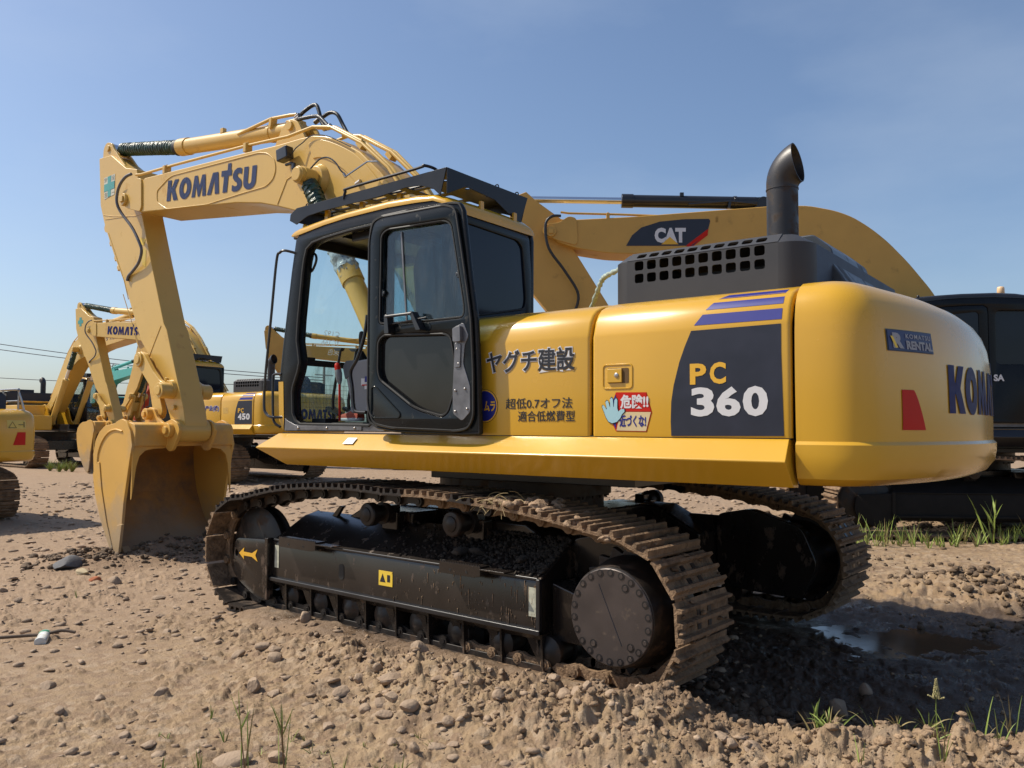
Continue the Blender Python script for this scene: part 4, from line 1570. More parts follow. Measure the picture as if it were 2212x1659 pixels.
    build_each(mb, 'pipe_clamp', pb, bo, bevel=.004)
    mb = MB()
    mb.tube([(4.05, .09, 4.925), (3.43, .10, 4.965), (3.10, .09, 4.935), (3.02, .08, 4.925)], .019, 10)
    mb.tube([(3.35, -.05, 4.955), (3.10, -.06, 4.945), (3.0, -.06, 4.93)], .019, 10)
    mb.prism([(3.42, 4.86), (3.46, 4.86), (3.44, 4.97), (3.40, 4.97)], .04, .12, 'y')
    build_each(mb, 'cylinder_pipe', barrel, ao, smooth=60)
    # loose hoses at the bend
    for pts, r in (([(3.05, .02, 4.93), (2.97, .02, 4.965), (2.87, 0, 5.01), (2.79, 0, 5.0), (2.745, 0, 4.92), (2.70, 0, 4.80), (2.62, 0, 4.70)], .021),
                   ([(3.0, .09, 4.86), (2.86, .10, 4.845), (2.72, .10, 4.83), (2.60, .12, 4.795), (2.50, .12, 4.71), (2.42, .12, 4.63)], .020),
                   ([(2.90, -.10, 4.88), (2.80, -.10, 4.905), (2.68, -.10, 4.925), (2.57, -.10, 4.88), (2.50, -.12, 4.76), (2.42, -.12, 4.64)], .021)):
        mb = MB()
        mb.tube(smooth_path(pts, 6), r, 10)
        build_each(mb, 'hydraulic_hose', M['hose'], bo, smooth=60)
    if hi:
        mb = MB()
        for x, y, z in ((3.06, .03, 4.925), (2.98, .09, 4.865), (2.64, 0, 4.72), (2.44, .12, 4.65), (2.90, -.1, 4.88), (1.78, .30, 3.90), (3.0, .08, 4.90)):
            mb.cyl((x - .03, y, z + .01), (x + .03, y, z - .01), .026, .026, 8)
        build_each(mb, 'hose_coupling', M['steel'], bo)
        # work lamp with its wire, and grease hose
        mb = MB()
        mb.box((2.84, .36, 4.375), (.17, .10, .13), Matrix.Rotation(radians(8), 3, 'Y'))
        mb.box((2.79, .34, 4.27), (.12, .03, .03)); mb.box((2.72, .34, 4.235), (.05, .03, .07))
        mb.build('work_lamp', M['black'], bo, bevel=.012)
        mb = MB()
        mb.tube(smooth_path([(2.76, .35, 4.33), (2.70, .34, 4.41), (2.61, .32, 4.46), (2.48, .31, 4.51), (2.25, .30, 4.46), (1.9, .30, 4.28)], 6), .006, 6)
        mb.tube(smooth_path([(2.30, .46, 4.10), (2.17, .46, 4.165), (2.06, .45, 4.165), (1.96, .44, 4.10), (1.90, .43, 4.02), (1.86, .42, 3.98)], 6), .008, 6)
        build_each(mb, 'wire', M['hose'], bo)
        mb = MB()
        mb.tube([(1.86, .42, 3.98), (1.84, .41, 3.94)], .016, 8)
        mb.tube([(1.84, .41, 3.95), (1.60, .36, 4.06), (1.50, .33, 4.05)], .009, 6)
        mb.build('grease_fitting', M['steel'], bo)
    # arm -----------------------------------------------------------------
    if cyl == 'black':
        A = [(6.80, 5.02), (6.55, 5.12), (6.40, 4.98), (6.02, 4.70), (5.93, 4.40), (5.30, 3.38), (4.55, 2.15), (4.35, 1.55), (4.50, 1.38), (4.75, 1.45), (5.75, 2.70), (6.62, 3.75), (6.80, 4.30)]
    else:
        A = [(7.171, 5.235), (7.098, 4.568), (6.955, 4.255), (6.668, 3.796), (6.395, 3.419), (5.95, 2.642), (5.684, 2.378), (5.247, 1.695), (5.13, 1.46), (5.03, 1.38), (4.92, 1.44), (4.90, 1.60), (4.949, 1.783), (5.357, 2.740), (5.428, 2.830), (5.772, 3.666), (6.02, 4.30), (6.13, 4.76), (6.17, 4.90)]
        A = A + [(6.45, 4.97), (6.85, 5.22)]
    mb = MB()
    mb.prism(A, -.15, .15, 'y')
    arm = mb.build('arm', pb, root, sup=True, bevel=.010)
    mb = MB()
    if cyl != 'black':
        for s in (1, -1):
            mb.prism(rnd_poly([(7.15, 5.20), (7.14, 5.38), (7.06, 5.45), (6.93, 5.42), (6.86, 5.32), (6.47, 4.96), (6.26, 4.88), (6.6, 4.85)], .05), s * .075, s * .11, 'y')
        mb.cyl((7.0, -.13, 5.35), (7.0, .13, 5.35), .04, .04, 16)
        mb.cyl((5.025, -.20, 1.50), (5.025, .20, 1.50), .135, .135, 36)
        if hi:
            for P_ in ([(7.0, 4.42), (6.72, 4.36), (6.18, 4.28), (5.98, 4.28)], [(6.85, 4.15), (6.40, 3.45), (6.28, 3.2)], [(6.10, 2.72), (5.90, 2.42), (5.78, 2.36), (5.62, 2.60), (5.48, 2.80)],
                       [(6.42, 3.28), (6.0, 2.60)], [(6.95, 4.35), (6.3, 4.30)]):
                mb.tube([(a, .151, b) for a, b in P_], .006, 5)
            for (x, z) in ((5.12, 1.78), (5.30, 2.12)):
                mb.cyl((x, .15, z), (x, .185, z), .030, .030, 16)
            for (x, z) in ((6.80, 4.02), (6.66, 3.80), (6.58, 3.66)):
                mb.box((x + .03, .10, z), (.08, .05, .06), Matrix.Rotation(radians(30), 3, 'Y'))
                mb.cyl((x + .05, .10, z + .02), (x + .09, .10, z + .03), .016, .016, 8)
    for s in (1, -1):
        mb.cyl((5.20, s * .15, 2.0), (5.20, s * .20, 2.0), .12, .11, 28)
    build_each(mb, 'arm_fitting', pb, arm, bevel=.005)
    if cyl == 'black':
        return bo
    mb = MB()
    mb.tube(smooth_path([(6.02, .30, 4.77), (6.12, .32, 4.745), (6.23, .33, 4.67), (6.30, .33, 4.56), (6.30, .33, 4.43), (6.24, .30, 4.30), (6.04, .26, 4.09), (5.89, .24, 3.88), (5.865, .22, 3.77), (5.96, .20, 3.64), (6.14, .18, 3.55), (6.26, .17, 3.50), (6.29, .17, 3.44)], 5), .019, 10)
    mb.build('arm_hose', M['greyhose'], arm, smooth=60)
    # bucket cylinder and linkage
    mb = MB()
    mb.cyl((7.02, 0, 4.30), (6.28, 0, 3.17), .075, .075, 24)
    mb.cyl((6.34, 0, 3.27), (6.24, 0, 3.11), .085, .085, 24)
    mb.cyl((7.0, -.10, 4.26), (7.0, .10, 4.26), .07, .07, 16)
    bc = mb.build('bucket_cylinder', pb, root, sup=True)
    mb = MB()
    pleats(mb, (6.24, 0, 3.11), (5.85, 0, 2.51), .075, .070, 9)
    mb.build('pleated_sleeve', M['sleeve'], bc, smooth=25)
    mb = MB()
    mb.cyl((5.95, 0, 2.66), (5.76, 0, 2.37), .045, .045, 16)
    mb.build('cylinder_rod', M['chrome'], bc)
    mb = MB()
    for s in (1, -1):
        Lp = rnd_poly([(5.84, 2.42), (5.73, 2.49), (5.64, 2.44), (5.42, 2.22), (5.26, 2.10), (5.12, 2.06), (5.08, 1.97), (5.14, 1.89), (5.26, 1.90), (5.46, 2.02), (5.74, 2.27), (5.83, 2.34)], .04)
        mb.prism(Lp, s * .22, s * .275, 'y')
        mb.cyl((5.18, s * .20, 1.98), (5.18, s * .34, 1.98), .095, .095, 28)
        mb.cyl((5.18, s * .34, 1.98), (5.18, s * .355, 1.98), .060, .055, 20)
        mb.cyl((5.745, s * .18, 2.38), (5.745, s * .30, 2.38), .090, .090, 28)
        mb.cyl((5.745, s * .30, 2.38), (5.745, s * .315, 2.38), .060, .055, 20)
    build_each(mb, 'guide_link', pb, root, sup=True, bevel=.008)
    mb = MB()
    for s in (1, -1):
        mb.prism(rnd_poly([(5.82, 2.40), (5.68, 2.42), (5.37, 1.74), (5.42, 1.64), (5.54, 1.66), (5.60, 1.76)], .04), s * .10, s * .165, 'y')
    mb.box((5.60, 0, 2.05), (.06, .22, .30), Matrix.Rotation(radians(25), 3, 'Y'))
    build_each(mb, 'bucket_link', pb, root, sup=True, bevel=.008)
    # bucket
    pk = P['bucket']
    W = .68
    ol = [(5.263, 1.614), (5.363, 1.637), (5.449, 1.615), (5.514, 1.585), (5.739, 1.558), (5.873, 1.482), (5.961, 1.376), (6.009, 1.211), (5.985, .98), (5.915, .72), (5.763, .43), (5.563, .157), (5.468, .045), (5.40, .03)]
    mo = [(5.375, .10), (5.291, .402), (5.263, .66), (5.144, 1.219), (5.108, 1.331), (5.16, 1.50)]
    mb = MB()
    for s in (1, -1):
        mb.prism(ol + mo, s * W, s * (W - .035), 'y')
    if hi:
        q = [(a, W + .002, b) for a, b in ((5.33, 1.49), (5.50, 1.51), (5.66, 1.47), (5.80, 1.36), (5.88, 1.22), (5.89, 1.10))]
        mb.tube(smooth_path(q, 5), .014, 6)
        mb.prism([(5.90, 1.12), (5.83, 1.12), (5.76, .80), (5.62, .42), (5.50, .18), (5.47, .06), (5.56, .155), (5.76, .43), (5.912, .72), (5.98, .97)], W, W + .012, 'y')
    sides = mb
    mb = MB()
    sh = [(5.50, 1.575)] + ol[4:]
    inn = []
    for i, p in enumerate(sh):
        a = Vector(sh[max(0, i - 1)]); b = Vector(sh[min(len(sh) - 1, i + 1)])
        t = (b - a).normalized()
        inn.append((p[0] + t.y * .03, p[1] - t.x * .03))
    for i in range(len(sh) - 1):
        mb.prism([sh[i], sh[i + 1], inn[i + 1], inn[i]], -W + .03, W - .03, 'y')
    bk = mb.build('bucket', [M['bucket_in']], root, sup=True)
    build_each(sides, 'bucket_side', pk, bk, bevel=.006)
    mb = MB()
    mb.prism(rnd_poly([(5.105, 1.315), (5.095, 1.515), (5.13, 1.575), (5.24, 1.60), (5.52, 1.575), (5.52, 1.50), (5.35, 1.36), (5.20, 1.31)], .025), -W + .03, W - .03, 'y')
    for s in (1, -1):
        mb.prism([(s * .655, 1.35), (s * .655, .70), (s * .630, .86), (s * .605, 1.08), (s * .57, 1.20), (s * .50, 1.265), (s * .40, 1.285), (s * .25, 1.290), (s * .25, 1.35)], 5.135, 5.165, 'x')
    build_each(mb, 'bucket_beam', pk, bk, bevel=.008)
    mb = MB()
    for s in (1, -1):
        hp = [(5.62, 1.56), (5.60, 1.73), (5.52, 1.79), (5.41, 1.765), (5.33, 1.655), (5.20, 1.59), (5.10, 1.615), (5.01, 1.64), (4.90, 1.60), (4.84, 1.515), (4.875, 1.43), (4.98, 1.27), (5.05, 1.25), (5.3, 1.40), (5.6, 1.45)]
        mb.prism(rnd_poly(hp, .03, 3), s * .215, s * .255, 'y')
        mb.cyl((5.025, s * .255, 1.505), (5.025, s * .315, 1.505), .085, .085, 28)
        mb.cyl((5.025, s * .315, 1.505), (5.025, s * .345, 1.505), .045, .045, 16)
        mb.cyl((5.49, s * .19, 1.70), (5.49, s * .33, 1.70), .070, .070, 24)
        mb.cyl((5.49, s * .33, 1.70), (5.49, s * .355, 1.70), .036, .036, 16)
    build_each(mb, 'bucket_hinge', pk, bk, bevel=.006)
    mb = MB()
    for s in (1, -1):
        mb.prism([(5.345, .40), (5.262, .42), (5.235, .42), (5.285, .10), (5.36, .03), (5.40, .06)], s * (W - .005), s * (W + .03), 'y')
    for k in range(5):
        y = -.56 + k * .28
        mb.prism([(5.50, .10), (5.44, .00), (5.33, -.05), (5.30, -.03), (5.36, .08), (5.42, .14)], y - .045, y + .045, 'y')
    build_each(mb, 'cutting_edge', M['bucket'] if hi else pk, bk, bevel=.006)
    return bo

# ------------------------------------------------------------------ decals on the main machine
def band(z0, z1, xl0, xl1, xr, m, root, off=.002, n=3, name='blue_stripe'):
    mb = MB()
    vs = []
    for i in range(n + 1):
        t = i / n
        z = z0 + (z1 - z0) * t
        y = side_at(z) + off
        vs += [(xl0 + (xl1 - xl0) * t, y, z), (xr, y, z)]
    mb.add(vs, [(2 * i, 2 * i + 1, 2 * i + 3, 2 * i + 2) for i in range(n)])
    return mb.build(name, m, root, smooth=60)

def flat(poly, y, m, root, name, sup=False, t=.0015):
    mb = MB()
    mb.prism(poly, y, y + t, 'y')
    return mb.build(name, m, root, sup=sup, smooth=0)

def boom_logo(bo, hw=.2815, m=None):
    def fn(u, v, w):
        b = Vector((5.205, 4.285)).lerp(Vector((3.439, 4.145)), u)
        t = Vector((5.180, 4.535)).lerp(Vector((3.415, 4.395)), u)
        q = b.lerp(t, v)
        return Vector((q.x, hw + .002 + abs(w), q.y))
    return logo_word('KOMATSU', fn, m or M['boomblue'], bo, False)

def cw_logo(cw):
    f = on_cw(.78, -.80, 1.636, 1.895)
    return logo_word('KOMATSU', f, M['blue'], cw, False)

def model_plate(panel, num, y=1.4905):
    pl = flat([(-2.198, 2.083), (-2.692, 2.088), (-2.691, 1.946), (-2.701, 1.513), (-2.076, 1.508), (-2.073, 1.586), (-2.077, 1.698), (-2.092, 1.787), (-2.127, 1.915), (-2.161, 2.002)], y, M['navy'], panel, 'model_plate')
    text('P', (-2.190, 1.788, -2.285, 1.902), y + .0028, M['yletter'], pl, False, bold=.035)
    text('C', (-2.305, 1.788, -2.396, 1.905), y + .0028, M['yletter'], pl, False, bold=.035)
    w = .134
    for k, ch in enumerate(num):
        x = -2.195 - k * .146
        text(ch, (x, 1.614, x - w, 1.772), y + .0028, M['white'], pl, False, bold=.040)
    band(2.112, 2.170, -2.212, -2.256, -2.694, M['blue'], panel)
    band(2.196, 2.236, -2.268, -2.304, -2.694, M['blue'], panel)
    band(2.258, 2.284, -2.322, -2.360, -2.690, M['blue'], panel)
    return pl

# ================================================================== the main machine
def komatsu(name, label, hi, group=None):
    root = thing(name, label, 'excavator', group=group)
    P = dict(boom=M['boom'], bucket=M['bucket'])
    undercarriage(root, hi)
    panel = upper_body(root, M['body'], hi)
    cw = counterweight(root, M['body'], hi)
    cab(root, M['body'], hi)
    bo = boom_group(root, P, hi)
    return root, panel, cw, bo

root, panel, cw, bo = komatsu('excavator', 'large yellow excavator in the foreground marked PC 360, its cab door folded open', True)
model_plate(panel, '360')
boom_logo(bo)
cw_logo(cw)
# rental plate and red reflector on the counterweight
def cw_poly(pts, m, name, off=.003, n=8, th=.0015, par=None):
    """pts: (y, z) quad strip rows top to bottom"""
    mb = MB()
    (tl, tr, br, bl) = pts
    vs = []
    for j in range(n + 1):
        for i in range(n + 1):
            u, v = i / n, j / n
            a = Vector(tl).lerp(Vector(tr), u); b = Vector(bl).lerp(Vector(br), u)
            q = a.lerp(b, v)
            vs.append((cw_x(q.x, q.y) - off, q.x, q.y))
    mb.add(vs, [(j * (n + 1) + i, j * (n + 1) + i + 1, (j + 1) * (n + 1) + i + 1, (j + 1) * (n + 1) + i) for j in range(n) for i in range(n)])
    return mb.build(name, m, par or cw, smooth=60)
rp = cw_poly([(1.30, 2.050), (.925, 2.050), (.925, 1.940), (1.30, 1.940)], M['navy'], 'rental_plate', .004)
rp2 = cw_poly([(1.293, 2.045), (.932, 2.045), (.932, 1.945), (1.293, 1.945)], mat('deep_blue_plate', (.018, .028, .11), .4), 'plate_face', .006, par=rp)
def cwt(s, y0, y1, z0, z1, m, bold=.02, off=.0095, sp=1.0):
    me, co = text_mesh(s, bold, sp, 'lettering', .0006)
    f = on_cw(y0, y1, z0, z1, off)
    for v, c in zip(me.vertices, co):
        v.co = f(c[0], c[1], 0)
    me.materials.clear(); me.materials.append(m)
    return link('lettering', me, rp)
cwt('KOMATSU', 1.165, .950, 2.008, 2.032, M['white'], .02, sp=1.25)
cwt('RENTAL', 1.165, .938, 1.953, 1.997, M['white'], .05)
cwt('R', 1.265, 1.185, 1.955, 2.033, M['white'], .07)
cw_poly([(1.280, 2.015), (1.262, 2.015), (1.232, 1.957), (1.252, 1.957)], M['ylabel'], 'plate_mark', .0105, 2, par=rp)
red = MB()
vs = []
for i in range(9):
    t = i / 8
    z = 1.748 - .202 * t
    yr = 1.118 - .092 * t ** .75
    for y in (1.210, (1.21 + yr) / 2, yr):
        vs.append((cw_x(y, z) - .004, y, z))
red.add(vs, [(3 * i + j, 3 * i + j + 1, 3 * i + j + 4, 3 * i + j + 3) for i in range(8) for j in range(2)])
red.build('red_reflector', M['red'], cw)
# lettering on the side panels
Y = 1.4922
text('ヤグチ建設', (-.757, 1.890, -1.455, 2.050), Y, M['white'], panel, False, bold=.050)
text('ヤグチ建設', (-.768, 1.898, -1.446, 2.042), Y + .0016, M['ink'], panel, False, bold=.018)
text('超低0.7オフ法', (-.925, 1.668, -1.427, 1.735), Y, M['ink'], panel, False, bold=.004)
text('適合低燃費型', (-1.022, 1.588, -1.446, 1.655), Y, M['ink'], panel, False, bold=.004)
cc = (-.752, 1.689)
flat(arc(cc[0], cc[1], .109, 0, 350, 35), 1.4905, M['ink'], panel, 'round_badge')
flat(arc(cc[0], cc[1], .106, 0, 350, 35), 1.4922, M['yletter'], panel, 'badge_ring')
flat(arc(cc[0], cc[1], .098, 0, 350, 35), 1.4937, M['blue'], panel, 'badge_field')
text('ムラ', (-.750, 1.655, -.842, 1.722), 1.4958, M['yletter'], panel, False, bold=.03)
# danger sticker
dg = flat([(-1.727, 1.757), (-1.924, 1.753), (-1.957, 1.640), (-1.924, 1.530), (-1.727, 1.532), (-1.706, 1.57), (-1.712, 1.72)], 1.4905, M['red'], panel, 'danger_sticker')
flat([(-1.731, 1.753), (-1.921, 1.749), (-1.952, 1.645), (-1.755, 1.647)], 1.4922, M['red'], dg, 'sticker_top')
flat([(-1.756, 1.643), (-1.952, 1.641), (-1.921, 1.534), (-1.731, 1.536)], 1.4922, mat('cream_decal', (.60, .48, .27), .5), dg, 'sticker_front')
flat([(-1.727, 1.745), (-1.710, 1.715), (-1.710, 1.575), (-1.727, 1.545)], 1.4922, M['blue'], dg, 'sticker_side')
text('危険!!', (-1.757, 1.661, -1.938, 1.742), 1.4945, M['white'], dg, False, bold=.035)
text('近づくな!', (-1.752, 1.556, -1.922, 1.625), 1.4945, M['blue'], dg, False, bold=.03, shear=.0)
hand = [(-1.705, 1.578), (-1.735, 1.586), (-1.757, 1.606), (-1.768, 1.628), (-1.786, 1.645), (-1.783, 1.660), (-1.765, 1.660), (-1.745, 1.645), (-1.738, 1.665), (-1.739, 1.712), (-1.731, 1.722), (-1.720, 1.712),
        (-1.716, 1.672), (-1.713, 1.672), (-1.709, 1.718), (-1.700, 1.727), (-1.690, 1.717), (-1.692, 1.672), (-1.689, 1.671), (-1.678, 1.706), (-1.668, 1.710), (-1.660, 1.700), (-1.670, 1.660), (-1.667, 1.658), (-1.650, 1.682),
        (-1.641, 1.683), (-1.638, 1.672), (-1.650, 1.645), (-1.664, 1.612), (-1.680, 1.588)]
c0 = Vector((-1.705, 1.65))
flat([tuple(c0 + (Vector(p) - c0) * 1.07) for p in hand], 1.4940, M['ink'], dg, 'hand_outline')
flat(hand, 1.4957, M['lblue'], dg, 'hand_shape')
# latch
mb = MB()
q = rrect(-1.832, 1.780, -1.640, 1.918, .02)
mb.tube([(a, 1.489, b) for a, b in q] + [(q[0][0], 1.489, q[0][1])], .006, 6)
lt = mb.build('latch_surround', M['body'], panel, smooth=60)
flat(rrect(-1.810, 1.810, -1.672, 1.897, .008), 1.4905, mat('latch_shadow_gap', (.10, .05, .008), .6), lt, 'latch_recess')  # flat plate; the shade inside the recess is put into its colour
mb = MB()
mb.box((-1.722, 1.497, 1.8535), (.096, .010, .080))
mb.build('latch_flap', M['body'], lt, bevel=.003)
mb = MB()
mb.lathe((-1.737, 1.500, 1.855), (0, 1, 0), [(0, .014), (.006, .014), (.008, .010), (.010, .001)], 20)
mb.build('lock_cylinder', M['steel'], lt)
# paper note on the sill
mb = MB()
a = Vector((.51, 1.522, 1.468)); dn = Vector((0, .105, -.100)).normalized()
nrm = Vector((0, .1, .105)).normalized() * .006
mb.add([a + nrm, a + nrm + Vector((-.10, 0, 0)), a + nrm + Vector((-.10, 0, 0)) + dn * .065, a + nrm + Vector((.01, 0, 0)) + dn * .065], [(0, 1, 2, 3)])
nt_ = mb.build('paper_sticker', M['white'], root, sup=True)
# green cross sticker on the arm
st = MB()
sq = [(6.935, 4.915), (6.675, 4.925), (6.665, 4.665), (6.905, 4.640)]
arm = [o for o in root.children if o.name.startswith('arm') and 'cyl' not in o.name][0]
flat([(7.01, 4.93), (6.72, 4.94), (6.72, 4.66), (6.985, 4.63)], .152, mat('worn_white', (.50, .50, .42), .5), arm, 'safety_sticker')
flat([(6.91, 4.93), (6.82, 4.935), (6.82, 4.655), (6.895, 4.648)], .1545, M['cyan'], arm, 'green_cross')
flat([(7.00, 4.835), (6.725, 4.845), (6.725, 4.745), (6.995, 4.735)], .1550, M['cyan'], arm, 'green_cross')
text('安', (7.00, 4.865, 6.925, 4.925), .155, M['grime'], arm, False); text('全', (6.80, 4.87, 6.73, 4.93), .155, M['grime'], arm, False)
text('第', (6.985, 4.65, 6.91, 4.72), .155, M['grime'], arm, False); text('一', (6.80, 4.69, 6.73, 4.70), .155, M['grime'], arm, False)
flat([(6.02, 3.98), (5.90, 3.94), (5.94, 3.86), (6.03, 3.90)], .152, M['ylabel'], arm, 'warning_label')
flat([(5.985, 3.84), (5.88, 3.80), (5.88, 3.58), (5.97, 3.62)], .152, mat('faded_yellow_label', (.66, .48, .09), .5), arm, 'warning_label')
boom_logo(bo)  if False else None
boom_right = None

# ------------------------------------------------------------------ operator in the cab
def skin_body(name, verts, edges, radii, m, sub=2, root_i=0):
    me = bpy.data.meshes.new(name)
    me.from_pydata(verts, edges, [])
    o = bpy.data.objects.new(name, me)
    COL.objects.link(o)
    sk = o.modifiers.new('skin', 'SKIN')
    sk.use_smooth_shade = True
    for i, r in enumerate(radii):
        v = me.skin_vertices[0].data[i]
        v.radius = (r, r) if not isinstance(r, tuple) else r
        v.use_root = (i == root_i)
    s = o.modifiers.new('sub', 'SUBSURF')
    s.levels = sub; s.render_levels = sub
    me.materials.append(m)
    dg_ = bpy.context.evaluated_depsgraph_get()
    ev = o.evaluated_get(dg_)
    nm = bpy.data.meshes.new_from_object(ev)
    nm.name = name
    bpy.data.objects.remove(o)
    for mm in list(nm.materials): pass
    nm.materials.clear(); nm.materials.append(m)
    finish(nm, 60)
    return nm
skin_m = mat('skin', (.30, .17, .11), .5, var=.05)
jeans = mat('blue_denim', (.035, .07, .17), .85, var=.2, scale=25)
shirt = mat('teal_shirt', (.03, .13, .16), .85, var=.1)
Yp = .84
V = [(.22, Yp, 2.10), (.20, Yp, 2.25), (.17, Yp, 2.42), (.16, Yp, 2.53), (.18, Yp, 2.60), (.20, Yp, 2.72),          # 0 pelvis .. 5 head
     (.17, Yp + .17, 2.50), (.25, Yp + .24, 2.28), (.48, Yp + .235, 2.24), (.56, Yp + .23, 2.235),                    # left arm
     (.17, Yp - .17, 2.50), (.25, Yp - .24, 2.28), (.48, Yp - .2, 2.24), (.56, Yp - .2, 2.235),
     (.26, Yp + .10, 2.10), (.68, Yp + .13, 2.09), (.96, Yp + .155, 1.78), (.985, Yp + .16, 1.66),                        # left leg
     (.26, Yp - .10, 2.10), (.68, Yp - .12, 2.09), (.85, Yp - .12, 1.78), (.88, Yp - .12, 1.66)]
E_ = [(0, 1), (1, 2), (2, 3), (3, 4), (4, 5), (2, 6), (6, 7), (7, 8), (8, 9), (2, 10), (10, 11), (11, 12), (12, 13), (0, 14), (14, 15), (15, 16), (16, 17), (0, 18), (18, 19), (19, 20), (20, 21)]
R_ = [.13, .125, .135, .07, .055, .09, .065, .045, .034, .028, .065, .045, .034, .028, .085, .065, .048, .036, .085, .065, .048, .036]
person = bpy.data.objects.new('person', skin_body('person', V, E_, R_, skin_m))
COL.objects.link(person)
person.rotation_euler.z = SW
tag(person, 'seated operator in blue jeans and a red trainer inside the cab', 'person')
def cloth(name, idx, edges, radii, m):
    vs = [V[i] for i in idx]
    mp = {j: i for i, j in enumerate(idx)}
    return link(name, skin_body(name, vs, [(mp[a], mp[b]) for a, b in edges], radii, m), person)
cloth('trousers', [0, 14, 15, 16, 17, 18, 19, 20, 21], [(0, 14), (14, 15), (15, 16), (16, 17), (0, 18), (18, 19), (19, 20), (20, 21)], [.14, .095, .078, .064, .060, .095, .078, .064, .060], jeans)
cloth('shirt', [0, 1, 2, 3, 6, 7, 10, 11], [(0, 1), (1, 2), (2, 3), (2, 6), (6, 7), (2, 10), (10, 11)], [.142, .138, .148, .075, .082, .062, .082, .062], shirt)
# head details
mb = MB()
mb.blob((.185, Yp, 2.745), .098, 3, 0.01, (1.0, .86, .95))
mb.build('hair', M['ink'], person)
mb = MB()
mb.blob((.292, Yp, 2.705), .016, 2, 0); mb.blob((.20, Yp + .083, 2.715), .018, 2, 0); mb.blob((.20, Yp - .083, 2.715), .018, 2, 0)
for s in (1, -1):
    # palm and fingers resting on the lever / console
    px, py, pz = .60, Yp + (.23 if s > 0 else -.2), 2.225
    mb.blob((px, py, pz), .034, 2, 0.02, (1.2, 1.0, .55))
    for k in range(4):
        y = py + (k - 1.5) * .016
        L = (.030, .036, .034, .026)[k]
        mb.tube([(px + .03, y, pz), (px + .03 + L * .7, y, pz - .006), (px + .03 + L, y, pz - .028), (px + .015 + L, y, pz - .042)], [.0088, .0085, .008, .006], 6)
    mb.tube([(px, py - s * .03, pz - .005), (px + .025, py - s * .043, pz - .014), (px + .045, py - s * .038, pz - .026)], [.010, .009, .007], 6)
mb.build('hands_and_features', skin_m, person, smooth=60)
def shoe(cx, cy, z):
    prof = [(-.085, .055, .075), (-.05, .06, .085), (.0, .058, .072), (.05, .060, .055), (.10, .062, .042), (.14, .055, .034), (.165, .038, .022)]
    up, so = MB(), MB()
    rings = []
    for dx, w, h in prof:
        rings.append([(cx + dx, cy + w * .78 * cos(t), z + .022 + (h * max(0, sin(t)) if sin(t) > 0 else 0)) for t in np.linspace(0, 2 * pi, 17)[:-1]])
    up.loft(rings)
    ol = [(cx + dx, cy + w * .86) for dx, w, h in prof] + [(cx + .185, cy + .015), (cx + .185, cy - .015)] + [(cx + dx, cy - w * .86) for dx, w, h in prof[::-1]] + [(cx - .105, cy)]
    so.prism(rnd_poly(ol, .02, 2), z, z + .026, 'z')
    sh_ = up.build('trainer', mat('red_canvas', (.42, .075, .045), .8, var=.12, scale=30), person, smooth=60)
    so.build('sole', M['white'], sh_, bevel=.008)
    lc = MB()
    for k in range(4):
        lc.tube([(cx + .02 + k * .024, cy - .028, z + .078 - k * .009), (cx + .025 + k * .024, cy, z + .096 - k * .011), (cx + .02 + k * .024, cy + .028, z + .078 - k * .009)], .003, 5)
    lc.build('laces', M['white'], sh_)
shoe(1.03, Yp + .16, 1.600)
shoe(.91, Yp - .12, 1.585)

# ------------------------------------------------------------------ other machines in the yard
yard, ypanel, ycw, ybo = komatsu('excavator', 'yellow excavator marked PC 450 parked behind the raised bucket', False)
def kids(o):
    return [c for c in bpy.data.objects if c.parent == o]
CH = {}
def index_children():
    CH.clear()
    for o in bpy.data.objects:
        if o.parent:
            CH.setdefault(o.parent.name, []).append(o)
def copy_tree(o, parent=None, swap=None, skip=()):
    c = o.copy()
    COL.objects.link(c)
    c.parent = parent
    if swap and c.type == 'MESH':
        for sl in c.material_slots:
            nm_ = sl.material.name if sl.material else ''
            if nm_ in swap:
                sl.link = 'OBJECT'
                sl.material = swap[nm_]
    for ch in CH.get(o.name, []):
        if not any(ch.name.startswith(s) for s in skip):
            copy_tree(ch, c, swap, skip)
    return c
index_children()
YG = 'excavators parked in the yard behind'
def place(o, loc, yaw, s, label):
    o.location = (loc[0], loc[1], loc[2] if len(loc) > 2 else 0)
    o.rotation_euler = (0, 0, radians(yaw))
    o.scale = (s, s, s)
    o['label'] = label
    o['group'] = YG
    return o
def part_of(r, nm):
    return [c for c in bpy.data.objects if c.parent == r and c.name.split('.')[0] == nm]
def swapmap(body, boom, extra=None):
    d = {'yellow_body_paint': body, 'yellow_boom_paint': boom, 'bucket_paint': boom}
    if extra: d.update(extra)
    return d
b1 = copy_tree(yard)
place(b1, (18.05, -8.15), 5.8, 1.08, 'yellow excavator marked PC 450 parked just behind the big bucket')
pp = [c for c in part_of(b1, 'side_panel') if max(v.co.x for v in c.data.vertices) < -1 and max(v.co.y for v in c.data.vertices) > 0][0]
model_plate(pp, '450')
text('产业(株)', (-.95, 1.82, -1.50, 1.98), 1.4922, M['white'], pp, False, bold=.09)
text('产业(株)', (-.96, 1.825, -1.49, 1.975), 1.4940, M['blue'], pp, False, bold=.03)
flat([(-1.64, 1.78), (-1.64, 1.92), (-1.83, 1.92), (-1.83, 1.78)], 1.4905, M['boom'], pp, 'latch_recess')
boom_logo(part_of(b1, 'boom')[0], m=M['blue'])
cw_logo(part_of(b1, 'counterweight')[0])
a1 = part_of(b1, 'arm')[0]
flat([(6.93, 4.93), (6.80, 4.93), (6.80, 4.65), (6.91, 4.64)], .1525, M['cyan'], a1, 'green_cross')
